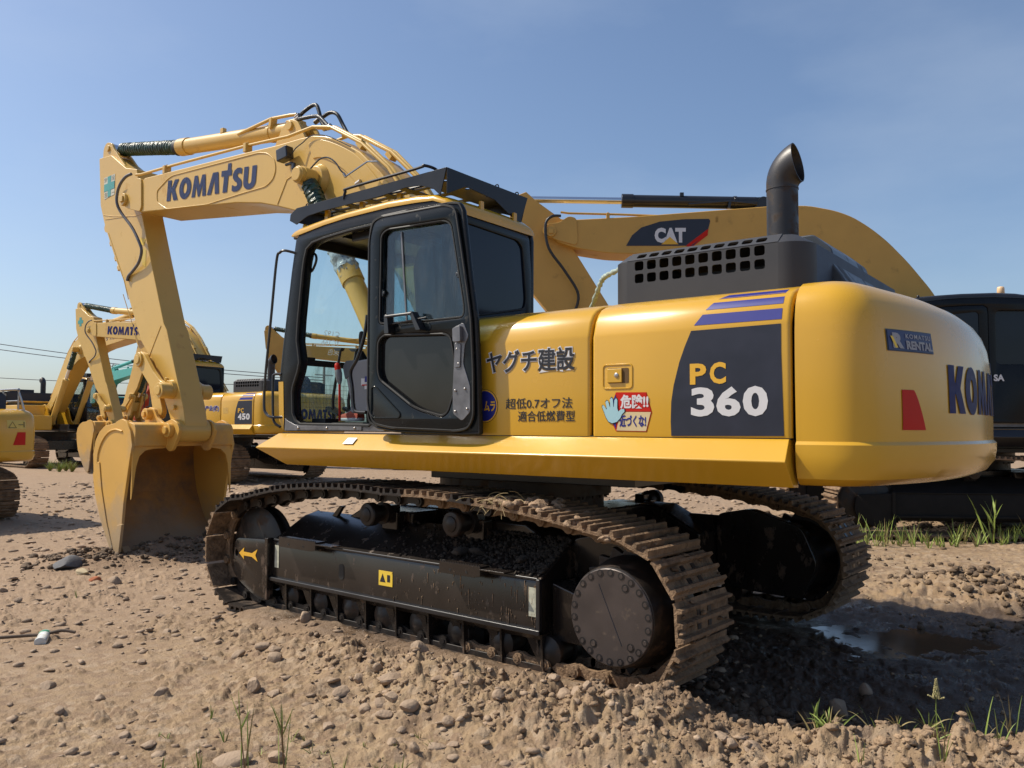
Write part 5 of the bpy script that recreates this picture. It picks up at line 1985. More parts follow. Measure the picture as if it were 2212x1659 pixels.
flat([(7.0, 4.84), (6.72, 4.84), (6.72, 4.74), (7.0, 4.73)], .153, M['cyan'], a1, 'green_cross')

b2 = copy_tree(yard)
place(b2, (30.7, -8.2), 180, 1.1, 'yellow excavator facing right with a green sleeved boom cylinder and blue characters on its boom')
bb = part_of(b2, 'boom')[0]
def rt(s, x0, x1, z0, z1, sl, par, m, bold):
    me, co = text_mesh(s, bold, 1.0, 'lettering', .001)
    place_flat(me, co, lambda u, v, w: (x0 + (x1 - x0) * u, np.full_like(u, -.283), z0 + (z1 - z0) * v + sl * u))
    me.materials.clear(); me.materials.append(m)
    link('lettering', me, par)
rt('(株)六ヶ所建設', 3.3, 5.3, 4.14, 4.40, .13, bb, M['boomblue'], .02)

b3 = copy_tree(yard)
place(b3, (12.4, 1.35), 0, .78, 'small yellow excavator cut off by the left edge with a red reflector')
c3 = part_of(b3, 'counterweight')[0]
def cwp2(pts, m, name, off, par):
    return cw_poly(pts, m, name, off, 4, par=par)
cwp2([(-1.02, 1.86), (-1.20, 1.86), (-1.20, 1.60), (-.93, 1.60)], M['red'], 'red_reflector', .004, c3)
wl = cwp2([(-.80, 2.10), (-1.20, 2.10), (-1.20, 1.93), (-.80, 1.93)], mat('pale_yellow_label', (.60, .46, .10), .5), 'warning_label', .004, c3)
mb = MB()
def cwl(pts, r):
    mb.tube([(cw_x(y, z) - .009, y, z) for y, z in pts], r, 4)
cwl([(-.83, 1.95), (-.99, 1.95), (-.91, 2.07), (-.83, 1.95)], .005)
cwl([(-1.04, 2.01), (-1.14, 2.01)], .006); cwl([(-1.16, 1.96), (-1.16, 2.07)], .008)
build_each(mb, 'warning_symbol', M['ink'], wl)
mb = MB()
for x in (-2.85, -2.0, -1.1):
    mb.tube([(x, -1.30, 2.28), (x, -1.30, 2.72)], .02, 8)
mb.tube(smooth_path([(-2.95, -1.42, 1.35), (-2.93, -1.42, 1.75), (-2.90, -1.40, 2.25), (-2.85, -1.30, 2.68), (-2.70, -1.30, 2.74), (-1.1, -1.30, 2.74)], 5), .024, 8)
mb.tube([(-2.85, -1.3, 2.50), (-1.1, -1.3, 2.50)], .018, 8)
build_each(mb, 'hand_rail', M['steel'], b3, smooth=60)

b4 = copy_tree(yard, swap=swapmap(M['teal'], M['teal']))
place(b4, (55.4, -20.3), 176, 1.15, 'teal excavator whose boom shows behind the yellow arm')
b5 = copy_tree(yard, swap=swapmap(M['redp'], M['redp']))
place(b5, (44, -18.2), 168, 1.0, 'faded red excavator far off behind the teal one')
b6 = copy_tree(yard, swap=swapmap(M['orange'], M['catyellow']))
place(b6, (17.8, -17.6), 40, 1.0, 'orange excavator seen through the cab window of the nearest machine')
# the machine the others were copied from stands farthest back in the row
place(yard, (50.5, -5.2), 8, 1.0, 'distant yellow excavator at the far left with a bare chrome arm rod')
for o_ in [c for c in yard.children if c.name.startswith('arm_cylinder')]:
    for c_ in [c for c in o_.children if c.name.startswith('pleated')]:
        bpy.data.objects.remove(c_)

# ochre machine behind the main one
cat = thing('excavator', 'ochre boomed excavator with a black body and a CAT sign, behind the main machine', 'excavator', (-1.47, -9.15, 0), radians(35), YG)
cat.scale = (1.05, 1.05, 1.05)
undercarriage(cat, False)
upper_body(cat, M['black'], False)
counterweight(cat, M['black'], False)
_g = M['glass'], M['glassd']
M['glass'] = M['glassd'] = M['glassrear']
cab(cat, M['black'], False)
M['glass'], M['glassd'] = _g
for o_ in [c for c in cat.children if c.name.startswith('roof_guard')]:
    for c_ in list(o_.children): bpy.data.objects.remove(c_)
    bpy.data.objects.remove(o_)
CB = [(6.14, 4.50), (6.0, 4.64), (5.44, 4.665), (4.94, 4.69), (2.82, 4.845), (2.29, 4.85), (1.88, 4.77), (1.4, 4.54), (.95, 4.10), (.48, 3.55), (.0, 2.7), (-.1, 2.1), (.15, 1.85), (.7, 2.7), (1.3, 3.35), (2.0, 3.90), (2.6, 4.05), (3.6, 4.10), (5.01, 4.12), (5.3, 4.13), (5.8, 4.21), (6.1, 4.32)]
CB = rnd_poly([(6.14, 4.50), (6.0, 4.64), (5.44, 4.665), (4.94, 4.69), (2.82, 4.845), (2.29, 4.85), (1.88, 4.77), (1.62, 4.67), (1.36, 4.50), (1.12, 4.30), (.82, 3.98), (.48, 3.55), (.0, 2.7), (-.1, 2.1), (.15, 1.85), (.7, 2.65), (1.3, 3.42), (1.7, 3.82), (2.1, 4.02), (2.7, 4.10), (3.6, 4.12), (5.01, 4.12), (5.3, 4.13), (5.8, 4.21), (6.1, 4.32)], .12, 3)
cb = boom_group(cat, dict(boom=M['catyellow'], bucket=M['catyellow'], barrel=M['black']), False, CB, 'black')
cs_ = flat([(5.03, 4.24), (4.94, 4.40), (4.80, 4.52), (4.52, 4.61), (4.15, 4.645), (3.78, 4.65), (3.76, 4.62), (3.80, 4.46), (4.02, 4.24)], .283, M['navy'], cb, 'boom_sign')
flat([(3.80, 4.46), (3.80, 4.40), (4.06, 4.20), (4.13, 4.24), (4.02, 4.24)], .2845, M['red'], cs_, 'red_corner')
flat([(3.79, 4.50), (3.80, 4.42), (4.06, 4.24), (4.13, 4.24)], .2850, M['red'], cs_, 'red_corner')
text('CAT', (4.60, 4.285, 4.13, 4.515), .2868, M['white'], cs_, False, bold=.06)
flat([(4.50, 4.26), (4.37, 4.375), (4.24, 4.26)], .2880, M['yletter'], cs_, 'yellow_triangle')
mb = MB()
mb.lathe((-.18, .90, 3.33), (0, 0, 1), [(0, .05), (.03, .055), (.05, .045), (.055, .05), (.15, .048), (.17, .038), (.175, .01)], 20)
mb.build('beacon_lamp', M['beacon'], cat, sup=True, smooth=60)
_dull_black = mat('dusty_black_frame', (.012, .011, .010), .75, var=.3, scale=6, spec=.2)  # darker, duller black for the track frames of this machine
def _dark(o_):
    for c_ in o_.children:
        if c_.type == 'MESH':
            for sl in c_.material_slots:
                if sl.material and sl.material.name in ('track_frame_paint', 'black_paint'):
                    sl.link = 'OBJECT'; sl.material = _dull_black
        _dark(c_)
for c_ in cat.children:
    if c_.name.startswith('track_frame'):
        for sl in c_.material_slots:
            sl.link = 'OBJECT'; sl.material = _dull_black
        _dark(c_)
for c_ in cat.children:
    if c_.name.split('.')[0] in ('cab_frame', 'cab_roof', 'headliner', 'cab_rear', 'rear_window', 'cab_door', 'quarter_glass', 'windscreen_frame', 'upper_windscreen', 'side_window'):
        c_.scale = (1, 1, 1.035)
mb = MB()
mb.box((-1.0, 1.495, 1.47), (3.4, .006, .035))
mb.build('yellow_line', M['yletter'], cat, sup=True)
text('SA', (.27, 2.13, .13, 2.22), 1.492, M['white'], cat, True, bold=.04, shear=0)
mb = MB()
mb.tube(smooth_path([(6.02, .30, 4.70), (6.16, .34, 4.68), (6.25, .34, 4.55), (6.2, .32, 4.2), (5.95, .28, 3.85), (5.75, .24, 3.5), (5.85, .2, 3.2), (6.1, .17, 3.15), (6.25, .16, 3.25)], 6), .022, 8)
mb.build('arm_hose', M['hose'], cat, sup=True, smooth=60)

# twisted rope from the hood
mb = MB()
mb.tube(smooth_path([(-1.50, 1.02, 2.58), (-1.38, .98, 2.56), (-1.30, .92, 2.545), (-1.22, .86, 2.47), (-1.05, .70, 2.33), (-.98, .62, 2.27)], 8), [.012 + .004 * (i % 3) for i in range(41)], 8)
rope = mb.build('rope', mat('faded_teal_rope', (.33, .40, .36), .8, var=.3, scale=20, stretch=(3, 3, 1)), None, smooth=60)
tag(rope, 'pale twisted rope tied to the front of the engine hood', 'rope')
rope.rotation_euler.z = SW

# ------------------------------------------------------------------ ground
_rs = np.random.RandomState(3)
_tab = _rs.rand(256, 256)
def vnoise(x, y, s=0):
    x = np.asarray(x, float) + s * 17.31; y = np.asarray(y, float) + s * 9.77
    xi, yi = np.floor(x).astype(int), np.floor(y).astype(int)
    fx, fy = x - xi, y - yi
    fx, fy = fx * fx * (3 - 2 * fx), fy * fy * (3 - 2 * fy)
    g = lambda a, b: _tab[a % 256, b % 256]
    return (g(xi, yi) * (1 - fx) + g(xi + 1, yi) * fx) * (1 - fy) + (g(xi, yi + 1) * (1 - fx) + g(xi + 1, yi + 1) * fx) * fy
def fbm(x, y, o=4, s=0, gain=.5):
    a, t, r = 1.0, 0, 0
    for i in range(o):
        r = r + a * (vnoise(x * 2 ** i, y * 2 ** i, s + i) - .5)
        t += a; a *= gain
    return r / t * 2
def ridge(x, y, o=3, s=0):
    a, t, r = 1.0, 0, 0
    for i in range(o):
        r = r + a * (1 - np.abs(vnoise(x * 2 ** i, y * 2 ** i, s + i) * 2 - 1) * 2)
        t += a; a *= .55
    return r / t
def domes(x, y, cell, s=0, dens=.75, sq=.55):
    """embedded stones and clods: rounded tops scattered over jittered cells"""
    a = vnoise(x * .6, y * .6, s + 40) * 6.28
    xx, yy = x / cell, y / cell
    xi, yi = np.floor(xx).astype(int), np.floor(yy).astype(int)
    best = np.zeros_like(xx)
    for dx in (-1, 0, 1):
        for dy in (-1, 0, 1):
            cx_, cy_ = xi + dx, yi + dy
            r1 = _tab[(cx_ + s * 7) % 256, (cy_ + s * 13) % 256]
            r2 = _tab[(cx_ * 3 + 17 + s) % 256, (cy_ * 5 + 31) % 256]
            r3 = _tab[(cx_ * 7 + 5) % 256, (cy_ * 3 + 11 + s) % 256]
            r4 = _tab[(cx_ * 11 + 2 + s) % 256, (cy_ * 7 + 19) % 256]
            ux, uy = xx - (cx_ + r1), yy - (cy_ + r2)
            th = r3 * 6.28
            p_, q_ = ux * np.cos(th) + uy * np.sin(th), (-ux * np.sin(th) + uy * np.cos(th)) / (sq + .3 * r4)
            R0 = .22 + .42 * r4 * r4
            tilt = 1 + .55 * p_ / R0 * (r1 - .3)
            d_ = np.maximum(0, 1 - (p_ * p_ + q_ * q_) / (R0 * R0))
            v_ = np.minimum(1, d_ * 2.2) ** .7 * R0 * tilt
            best = np.maximum(best, np.where(r3 < dens, v_, 0))
    return best * cell
BERM = [(1.6, 1.80, .02, .25), (.8, 1.84, .05, .25), (.1, 1.88, .08, .26), (-.6, 1.92, .12, .28), (-1.2, 1.93, .165, .30), (-1.8, 1.90, .20, .30), (-2.25, 1.80, .22, .27), (-2.6, 1.66, .15, .24), (-2.9, 1.62, .11, .24), (-3.2, 1.52, .14, .24), (-3.45, 1.36, .20, .26), (-3.8, 1.22, .21, .30), (-4.4, 1.05, .20, .35)]
def gauss(x, y, cx, cy, rx, ry, a=0.0):
    dx, dy = x - cx, y - cy
    u, v = dx * math.cos(a) + dy * math.sin(a), -dx * math.sin(a) + dy * math.cos(a)
    return np.exp(-(u / rx) ** 2 - (v / ry) ** 2)
def height(x, y):
    x = np.asarray(x, float); y = np.asarray(y, float)
    d = np.hypot(x + 4.386, y - 5.467)
    near = np.clip((34 - d) / 22, 0, 1) * (1 + .6 * np.clip((d - 6) / 10, 0, 1))
    h = .035 * fbm(x / 2.4, y / 2.4, 3, 1) + .022 * fbm(x * 1.3, y * 1.3, 3, 5)
    rough = .45 + .9 * np.clip(fbm(x * .8, y * .8, 2, 9) + .35, 0, 1)
    rough = rough * np.clip(1.2 - gauss(x, y, -2.2, 3.6, 2.6, .9, .0) * .6, .3, 2)
    h = h + near * rough * (.016 * ridge(x * 5, y * 5, 3, 2) + .010 * fbm(x * 17, y * 17, 3, 4, .6))
    left = 1 / (1 + np.exp(-(x - .6 + 1.5 * fbm(x * .7, y * .7, 2, 22)) / .5))
    lump = np.clip(fbm(x * 1.1, y * 1.1, 3, 25) * 1.6 + .25, 0, 1)
    fade = np.clip((16 - d) / 8, 0, 1)
    wx, wy = x + .012 * fbm(x * 14, y * 14, 2, 51), y + .012 * fbm(x * 14, y * 14, 2, 52)
    h = h + fade * ((.25 + .75 * np.maximum(left, lump)) * .46 * domes(wx, wy, .105, 1, .72) + (.35 + .65 * np.maximum(left, lump)) * .46 * domes(wx, wy, .048, 2, .8) + .36 * domes(wx, wy, .022, 3, .8) * np.clip((7 - d) / 3, 0, 1))
    # berm thrown up beside the near track
    bh = np.zeros_like(h)
    for i in range(len(BERM) - 1):
        (x0, y0, h0, w0), (x1, y1, h1, w1) = BERM[i], BERM[i + 1]
        L2 = (x1 - x0) ** 2 + (y1 - y0) ** 2
        t = np.clip(((x - x0) * (x1 - x0) + (y - y0) * (y1 - y0)) / L2, 0, 1)
        px, py = x0 + t * (x1 - x0), y0 + t * (y1 - y0)
        q = np.hypot(x - px, y - py)
        hh, ww = h0 + t * (h1 - h0), w0 + t * (w1 - w0)
        side = np.where(y > py, 1.25, .62)
        bh = np.maximum(bh, hh * np.exp(-(q / (ww * side)) ** 2))
    h = h + bh * (1 + .65 * fbm(x * 2.3, y * 2.3, 3, 7) + .18 * ridge(x * 4.5, y * 4.5, 2, 17)) + np.clip(bh / .10, 0, 1) * .16 * domes(x + .05 * fbm(x * 6, y * 6, 2, 75), y, .30, 8, .6, .8) + np.clip(bh / .08, 0, 1) * (.030 * ridge(x * 8, y * 8, 3, 6) + .016 * fbm(x * 24, y * 24, 3, 8) + .38 * domes(x + .03 * fbm(x * 11, y * 11, 2, 71), y + .03 * fbm(x * 11, y * 11, 2, 72), .13, 4, .7, .75) + .40 * domes(x + .014 * fbm(x * 28, y * 28, 2, 73), y, .055, 5, .85, .75) + .42 * domes(x, y, .026, 6, .9, .75) + .012 * ridge(x * 20, y * 20, 3, 74))
    # flat below the tracks
    for yc in (1.295, -1.295):
        w = 1 / (1 + np.exp((np.abs(y - yc) - .36) / .025)) * 1 / (1 + np.exp((np.abs(x) - 2.15) / .04))
        h = h * (1 - w) + (-.012) * w
    # soil pressed up against the outer edge of the near track
    band = 1 / (1 + np.exp((1.435 - y) / .012)) / (1 + np.exp((y - 1.80) / .05)) / (1 + np.exp((np.abs(x + .1) - 1.75) / .05))
    h = np.maximum(h, band * (.082 + .018 * fbm(x * 4, y * 4, 3, 15) + .012 * ridge(x * 9, y * 9, 2, 14)))
    # hollow and ruts behind the machine
    h = h - .13 * gauss(x, y, -2.9, .55, .9, .55) - .05 * gauss(x, y, -3.4, -.1, 1.6, 1.0)
    h = h - .085 * gauss(x, y, -2.95, -1.75, 1.3, .62, .55) - .02 * gauss(x, y, -3.6, -1.5, .9, .5)
    hol = gauss(x, y, -3.3, -.7, 1.9, 1.6) * (x < -1.9)
    h = h + hol * (.030 * ridge((x * .55 + y * .83) * 3.2, (y * .55 - x * .83) * .9, 3, 80) + .022 * ridge(x * 3, y * 3, 3, 82) - .015)
    hp = gauss(x, y, -2.70, -3.45, .75, .5) + gauss(x, y, -3.5, -3.0, .8, .5) + gauss(x, y, -3.7, -1.95, 1.0, .30) + gauss(x, y, -2.3, -2.75, .6, .25)
    h = h + np.clip(hp, 0, 1) * (.50 * domes(x + .03 * fbm(x * 9, y * 9, 2, 84), y, .16, 9, .8, .8) + .45 * domes(x, y, .07, 10, .85, .8) + .025 * ridge(x * 6, y * 6, 3, 85))
    # heaps to the right and around the bucket lip
    h = h + .17 * gauss(x, y, -2.70, -3.45, .55, .38) * (1 + .7 * fbm(x * 5, y * 5, 3, 3)) + .10 * gauss(x, y, -3.5, -3.0, .7, .35) + .10 * gauss(x, y, -3.6, -1.9, .8, .20)
    h = h + .07 * gauss(x, y, 5.05, .2, .35, 1.1) + .09 * gauss(x, y, 5.5, 1.25, .5, .5) * (1 + fbm(x * 4, y * 4, 3, 3))
    h = h + .10 * np.exp(-((y + 9.0) / .7) ** 2) * np.clip((3 - x) / 2, 0, 1) * (1 + fbm(x * 1.5, y * 2, 3, 12))
    h = h + .35 * gauss(x, y, 6.5, -8.2, 2.0, 1.0) * (1 + .6 * fbm(x * 2, y * 2, 3, 12))
    h = h + .13 * np.exp(-((x - 5.16) / .14) ** 2) / (1 + np.exp((np.abs(y) - .75) / .06)) * (1 + .5 * fbm(x * 6, y * 6, 3, 33))
    h = h + .022 * ridge((x + .35 * y) * 2.2, (y - .3 * x) * 9, 2, 60) * gauss(x, y, -2.3, 2.9, 1.3, .5)
    return h
def hz(x, y):
    return float(height(np.array([x]), np.array([y]))[0])

def ground():
    cx, cy = -4.386, 5.467
    a0 = -50.3
    ang = np.concatenate([np.linspace(a0 - 38, a0 + 38, 1100), np.linspace(a0 + 39, a0 + 321, 140)])
    rad = [0.5]
    while rad[-1] < 1500:
        r = rad[-1]
        rad.append(r * (1.0032 if r < 8 else (1.006 if r < 16 else (1.014 if r < 45 else 1.09))) if r > 1.9 else r + .05)
    rad = np.array(rad)
    A, Rr = np.meshgrid(np.radians(ang), rad)
    X, Yy = cx + Rr * np.cos(A), cy + Rr * np.sin(A)
    Z = height(X, Yy)
    nr, na = X.shape
    me = bpy.data.meshes.new('ground')
    co = np.stack([X.ravel(), Yy.ravel(), Z.ravel()], 1)
    co = np.vstack([co, [[cx, cy, hz(cx, cy)]]])
    i, j = np.meshgrid(np.arange(nr - 1), np.arange(na), indexing='ij')
    j2 = (j + 1) % na
    q = np.stack([i * na + j, (i + 1) * na + j, (i + 1) * na + j2, i * na + j2], -1).reshape(-1, 4)
    tri = np.stack([np.full(na, nr * na), np.arange(na), (np.arange(na) + 1) % na], 1)
    me.vertices.add(len(co)); me.vertices.foreach_set('co', co.ravel())
    nl = q.size + tri.size
    me.loops.add(nl); me.loops.foreach_set('vertex_index', np.concatenate([q.ravel(), tri.ravel()]))
    me.polygons.add(len(q) + len(tri))
    ls = np.concatenate([np.arange(len(q)) * 4, len(q) * 4 + np.arange(len(tri)) * 3])
    me.polygons.foreach_set('loop_start', ls)
    me.polygons.foreach_set('use_smooth', np.ones(len(q) + len(tri), bool))
    me.update(calc_edges=True)
    me.validate()
    o = bpy.data.objects.new('ground', me)
    COL.objects.link(o)
    o['kind'] = 'structure'
    return o

def ground_mat():
    m = bpy.data.materials.new('dry_and_wet_soil')
    m.use_nodes = True
    nt = m.node_tree
    b = nt.nodes['Principled BSDF']
    L = nt.links.new
    tc = nt.nodes.new('ShaderNodeTexCoord')
    P = tc.outputs['Object']
    def noise(s, d=6, r=.6):
        n = nt.nodes.new('ShaderNodeTexNoise')
        n.inputs['Scale'].default_value = s; n.inputs['Detail'].default_value = d; n.inputs['Roughness'].default_value = r
        L(P, n.inputs['Vector'])
        return n.outputs['Fac']
    def ramp(f, a, b_, c=0., d=1.):
        n = nt.nodes.new('ShaderNodeMapRange')
        n.inputs['From Min'].default_value = a; n.inputs['From Max'].default_value = b_
        n.inputs['To Min'].default_value = c; n.inputs['To Max'].default_value = d
        L(f, n.inputs['Value'])
        return n.outputs[0]
    def mix(f, a, b_):
        n = nt.nodes.new('ShaderNodeMix'); n.data_type = 'RGBA'
        L(f, n.inputs[0])
        for k, v in ((6, a), (7, b_)):
            if isinstance(v, tuple): n.inputs[k].default_value = (*v, 1)
            else: L(v, n.inputs[k])
        return n.outputs[2]
    base = mix(ramp(noise(1.3), .35, .65), (.275, .186, .106), (.352, .250, .148))
    base = mix(ramp(noise(14), .42, .66, 0, .8), base, (.235, .160, .100))
    vo = nt.nodes.new('ShaderNodeTexVoronoi'); vo.inputs['Scale'].default_value = 17
    L(P, vo.inputs['Vector'])
    sv = nt.nodes.new('ShaderNodeSeparateColor'); L(vo.outputs['Color'], sv.inputs[0])
    base = mix(ramp(sv.outputs[0], .55, 1., 0, .55), base, (.41, .315, .225))
    base = mix(ramp(sv.outputs[1], .70, 1., 0, .6), base, (.185, .118, .078))
    base = mix(ramp(noise(48, 3), .60, .78), base, (.38, .28, .19))
    base = mix(ramp(noise(3.4, 8, .7), .54, .64, 0, .75), base, (.170, .112, .070))
    sep = nt.nodes.new('ShaderNodeSeparateXYZ'); L(P, sep.inputs[0])
    def math_(op, a, b_=None):
        n = nt.nodes.new('ShaderNodeMath'); n.operation = op
        for k, v in enumerate((a, b_)):
            if v is None: continue
            if isinstance(v, (int, float)): n.inputs[k].default_value = v
            else: L(v, n.inputs[k])
        return n.outputs[0]
    # gravelly pinkish part to the left (large x)
    pink = ramp(math_('ADD', sep.outputs[0], math_('MULTIPLY', noise(.8), 3.0)), 1.2, 4.5)
    base = mix(math_('MULTIPLY', pink, .65), base, (.300, .208, .138))
    # damp churned soil behind the machine, and the same darker tone beneath it
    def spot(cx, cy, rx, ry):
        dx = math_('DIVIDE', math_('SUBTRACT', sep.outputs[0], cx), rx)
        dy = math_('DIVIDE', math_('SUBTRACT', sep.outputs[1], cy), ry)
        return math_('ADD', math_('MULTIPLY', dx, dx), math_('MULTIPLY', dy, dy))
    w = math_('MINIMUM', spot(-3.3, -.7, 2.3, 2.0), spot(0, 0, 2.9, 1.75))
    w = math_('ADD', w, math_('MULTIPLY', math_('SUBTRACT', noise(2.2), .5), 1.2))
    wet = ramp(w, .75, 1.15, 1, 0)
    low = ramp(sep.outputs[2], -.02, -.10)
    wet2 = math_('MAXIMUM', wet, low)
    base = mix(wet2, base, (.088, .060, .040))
    b2_ = math_('MINIMUM', spot(5.1, .4, .8, 1.5), spot(-.6, 1.70, 2.4, .22))
    damp = ramp(math_('ADD', b2_, math_('MULTIPLY', math_('SUBTRACT', noise(3.), .5), 1.5)), .6, 1.2, .55, 0)  # darker soil tone round the bucket lip and along the near track
    base = mix(damp, base, (.20, .130, .080))
    L(base, b.inputs['Base Color'])
    rg = ramp(wet2, 0, 1, .92, .42)
    L(math_('ADD', rg, math_('MULTIPLY', math_('MULTIPLY', wet2, math_('SUBTRACT', noise(4), .55)), 2.6)), b.inputs['Roughness'])
    b.inputs['Specular IOR Level'].default_value = .35
    bp = nt.nodes.new('ShaderNodeBump')
    bp.inputs['Strength'].default_value = .9
    bp.inputs['Distance'].default_value = .022
    hgt = math_('ADD', math_('MULTIPLY', noise(22, 8, .68), 1.0), math_('MULTIPLY', noise(80, 5, .6), .35))
    L(hgt, bp.inputs['Height'])
    L(bp.outputs[0], b.inputs['Normal'])
    return m
gm = ground_mat()
gr_ = ground()
gr_.data.materials.append(gm)

# puddle
mb = MB()
pts = []
for i in range(40):
    a = 2 * pi * i / 40
    r = 1 + .12 * math.sin(3 * a + 1) + .08 * math.sin(5 * a)
    u, v = 1.5 * r * cos(a), .95 * r * sin(a)
    pts.append((-3.15 + u * cos(.55) - v * sin(.55), -1.60 + u * sin(.55) + v * cos(.55)))
mb.add([(x, y, -.052) for x, y in pts], [tuple(range(40))])
pm_ = mat('muddy_water', (.075, .050, .032), .10, var=.15, spec=.6, rvar=.0, bump=.02, bscale=6)
pd = mb.build('puddle', pm_)
pd['kind'] = 'structure'

# scattered gravel and clods ---------------------------------------------------
def scatter(name, label, cat, pts, sizes, m, sq=(1, 1, .55), sub=1, seed=1, jit=.24, smooth=0, sink=.25):
    rs = np.random.RandomState(seed)
    v0 = np.array(ICO[sub][0]); f0 = np.array(ICO[sub][1])
    n = len(pts)
    pts = np.array(pts); s = np.array(sizes)
    z = height(pts[:, 0], pts[:, 1])
    a = rs.rand(n) * 6.283
    sx = s * sq[0] * rs.uniform(.7, 1.35, n); sy = s * sq[1] * rs.uniform(.7, 1.35, n); sz = s * sq[2] * rs.uniform(.6, 1.3, n)
    V_ = v0[None] * (1 + rs.uniform(-jit, jit, (n, len(v0)))[..., None])
    tx = rs.uniform(-.35, .35, n)
    x = V_[..., 0] * sx[:, None]; y = V_[..., 1] * sy[:, None]; zz = V_[..., 2] * sz[:, None]
    y, zz = y * np.cos(tx)[:, None] - zz * np.sin(tx)[:, None], y * np.sin(tx)[:, None] + zz * np.cos(tx)[:, None]
    X = x * np.cos(a)[:, None] - y * np.sin(a)[:, None] + pts[:, 0:1]
    Y_ = x * np.sin(a)[:, None] + y * np.cos(a)[:, None] + pts[:, 1:2]
    Z = zz + z[:, None] + (sz * (1 - 2 * sink))[:, None]
    co = np.stack([X, Y_, Z], -1).reshape(-1, 3)
    F_ = (f0[None] + (np.arange(n) * len(v0))[:, None, None]).reshape(-1, 3)
    me = bpy.data.meshes.new(name)
    me.vertices.add(len(co)); me.vertices.foreach_set('co', co.ravel())
    me.loops.add(F_.size); me.loops.foreach_set('vertex_index', F_.ravel())
    me.polygons.add(len(F_)); me.polygons.foreach_set('loop_start', np.arange(len(F_)) * 3)
    if smooth: me.polygons.foreach_set('use_smooth', np.ones(len(F_), bool))
    me.update(calc_edges=True)
    me.materials.append(m)
    o = bpy.data.objects.new(name, me)
    COL.objects.link(o)
    tag(o, label, cat, kind='stuff')
    return o
rs = np.random.RandomState(21)
def polar(n, r0, r1, a0=-88, a1=-14, p=1.0):
    r = r0 * (r1 / r0) ** (rs.rand(n) ** p)
    a = np.radians(a0 + (a1 - a0) * rs.rand(n))
    return np.stack([-4.386 + r * np.cos(a), 5.467 + r * np.sin(a)], 1)
def clear(p, pad=.0):
    m = np.ones(len(p), bool)
    for yc in (1.295, -1.295):
        m &= ~((np.abs(p[:, 1] - yc) < .34 + pad) & (np.abs(p[:, 0]) < 2.25 + pad))
    return p[m]
stone_m = mat('pale_stone', (.33, .24, .165), .9, var=.28, scale=1.7, bump=.4, bscale=60, dirt=(.24, .165, .11), damt=.4, dscale=3)
clod_m = mat('soil_clod', (.295, .202, .125), .95, var=.25, scale=5, bump=.8, bscale=50, dirt=(.16, .105, .065), damt=.35, dscale=2)
dark_m = mat('damp_clod', (.12, .080, .048), .85, var=.3, scale=6, bump=.8, bscale=50)
# gravel over the left foreground
p = clear(polar(9500, 2.3, 26, -66, -12))
k = fbm(p[:, 0] * .7, p[:, 1] * .7, 3, 31) + .25 * (p[:, 0] + 1) / 3
p = p[rs.rand(len(p)) < np.clip(.35 + k, .10, 1)]
scatter('gravel', 'loose flat gravel strewn over the bare ground on the left', 'gravel', p, (.008 + .026 * rs.rand(len(p)) ** 2.6) * (1 + np.clip(np.hypot(p[:, 0] + 4.4, p[:, 1] - 5.5) - 7, 0, 20) * .10), stone_m, (1.25, .95, .42), 1, 2, .28)
p = clear(polar(12000, 2.2, 12, -88, -30))
p = p[rs.rand(len(p)) < .16 + .8 * np.clip(fbm(p[:, 0] * 1.1, p[:, 1] * 1.1, 3, 41), 0, 1)]
scatter('soil_crumbs', 'small dry soil crumbs over the foreground', 'soil', p, .003 + .015 * rs.rand(len(p)) ** 4, clod_m, (1.1, 1, .7), 1, 3, .28, 0, .35)
# clods on the berm
bp_ = []
bs = []
Bn = [np.array(b[:3]) for b in BERM]
for t in range(5200):
    i = rs.randint(0, len(Bn) - 1)
    if rs.rand() > .12 + Bn[i][2] * 5: continue
    u = rs.rand(); a_, c_ = Bn[i], Bn[i + 1]
    q = a_ + (c_ - a_) * u
    off = rs.normal() * .20 + .10
    bp_.append((q[0] + rs.normal() * .03, q[1] + off))
    bs.append(.0035 + .020 * rs.rand() ** 5)
scatter('mud_clods', 'crumbly clods along the bank thrown up beside the near crawler', 'soil', bp_, bs, clod_m, (1.15, 1, .75), 2, 4, .30, 0, .45)
hp_, hs_ = [], []
for cx_, cy_, rx_, ry_, n_ in ((-2.70, -3.45, .5, .38, 420), (-3.5, -3.0, .6, .4, 300), (-3.5, -2.0, .8, .3, 160), (-2.9, .9, .8, .3, 260), (5.05, .2, .35, 1.0, 500), (5.5, 1.3, .45, .45, 400), (-3.9, .6, .7, .4, 120), (-.8, -4.8, 1.4, .8, 300), (6.5, -8.2, 1.8, 1.2, 700), (-.7, -8.6, 2.0, .4, 500)):
    for t in range(n_):
        hp_.append((cx_ + rs.normal() * rx_ * .7, cy_ + rs.normal() * ry_ * .7)); hs_.append((.006 + .034 * rs.rand() ** 4) * (1.5 if cy_ < -6 else 1))
q_ = np.array(hp_); keep = ~((np.abs(np.abs(q_[:, 1]) - 1.295) < .38) & (np.abs(q_[:, 0]) < 2.4))
scatter('churned_mud', 'dark damp clods of churned mud behind the machine and round the bucket', 'soil', q_[keep], np.array(hs_)[keep], dark_m, (1.05, 1, .8), 2, 5, .22, 0, .25)

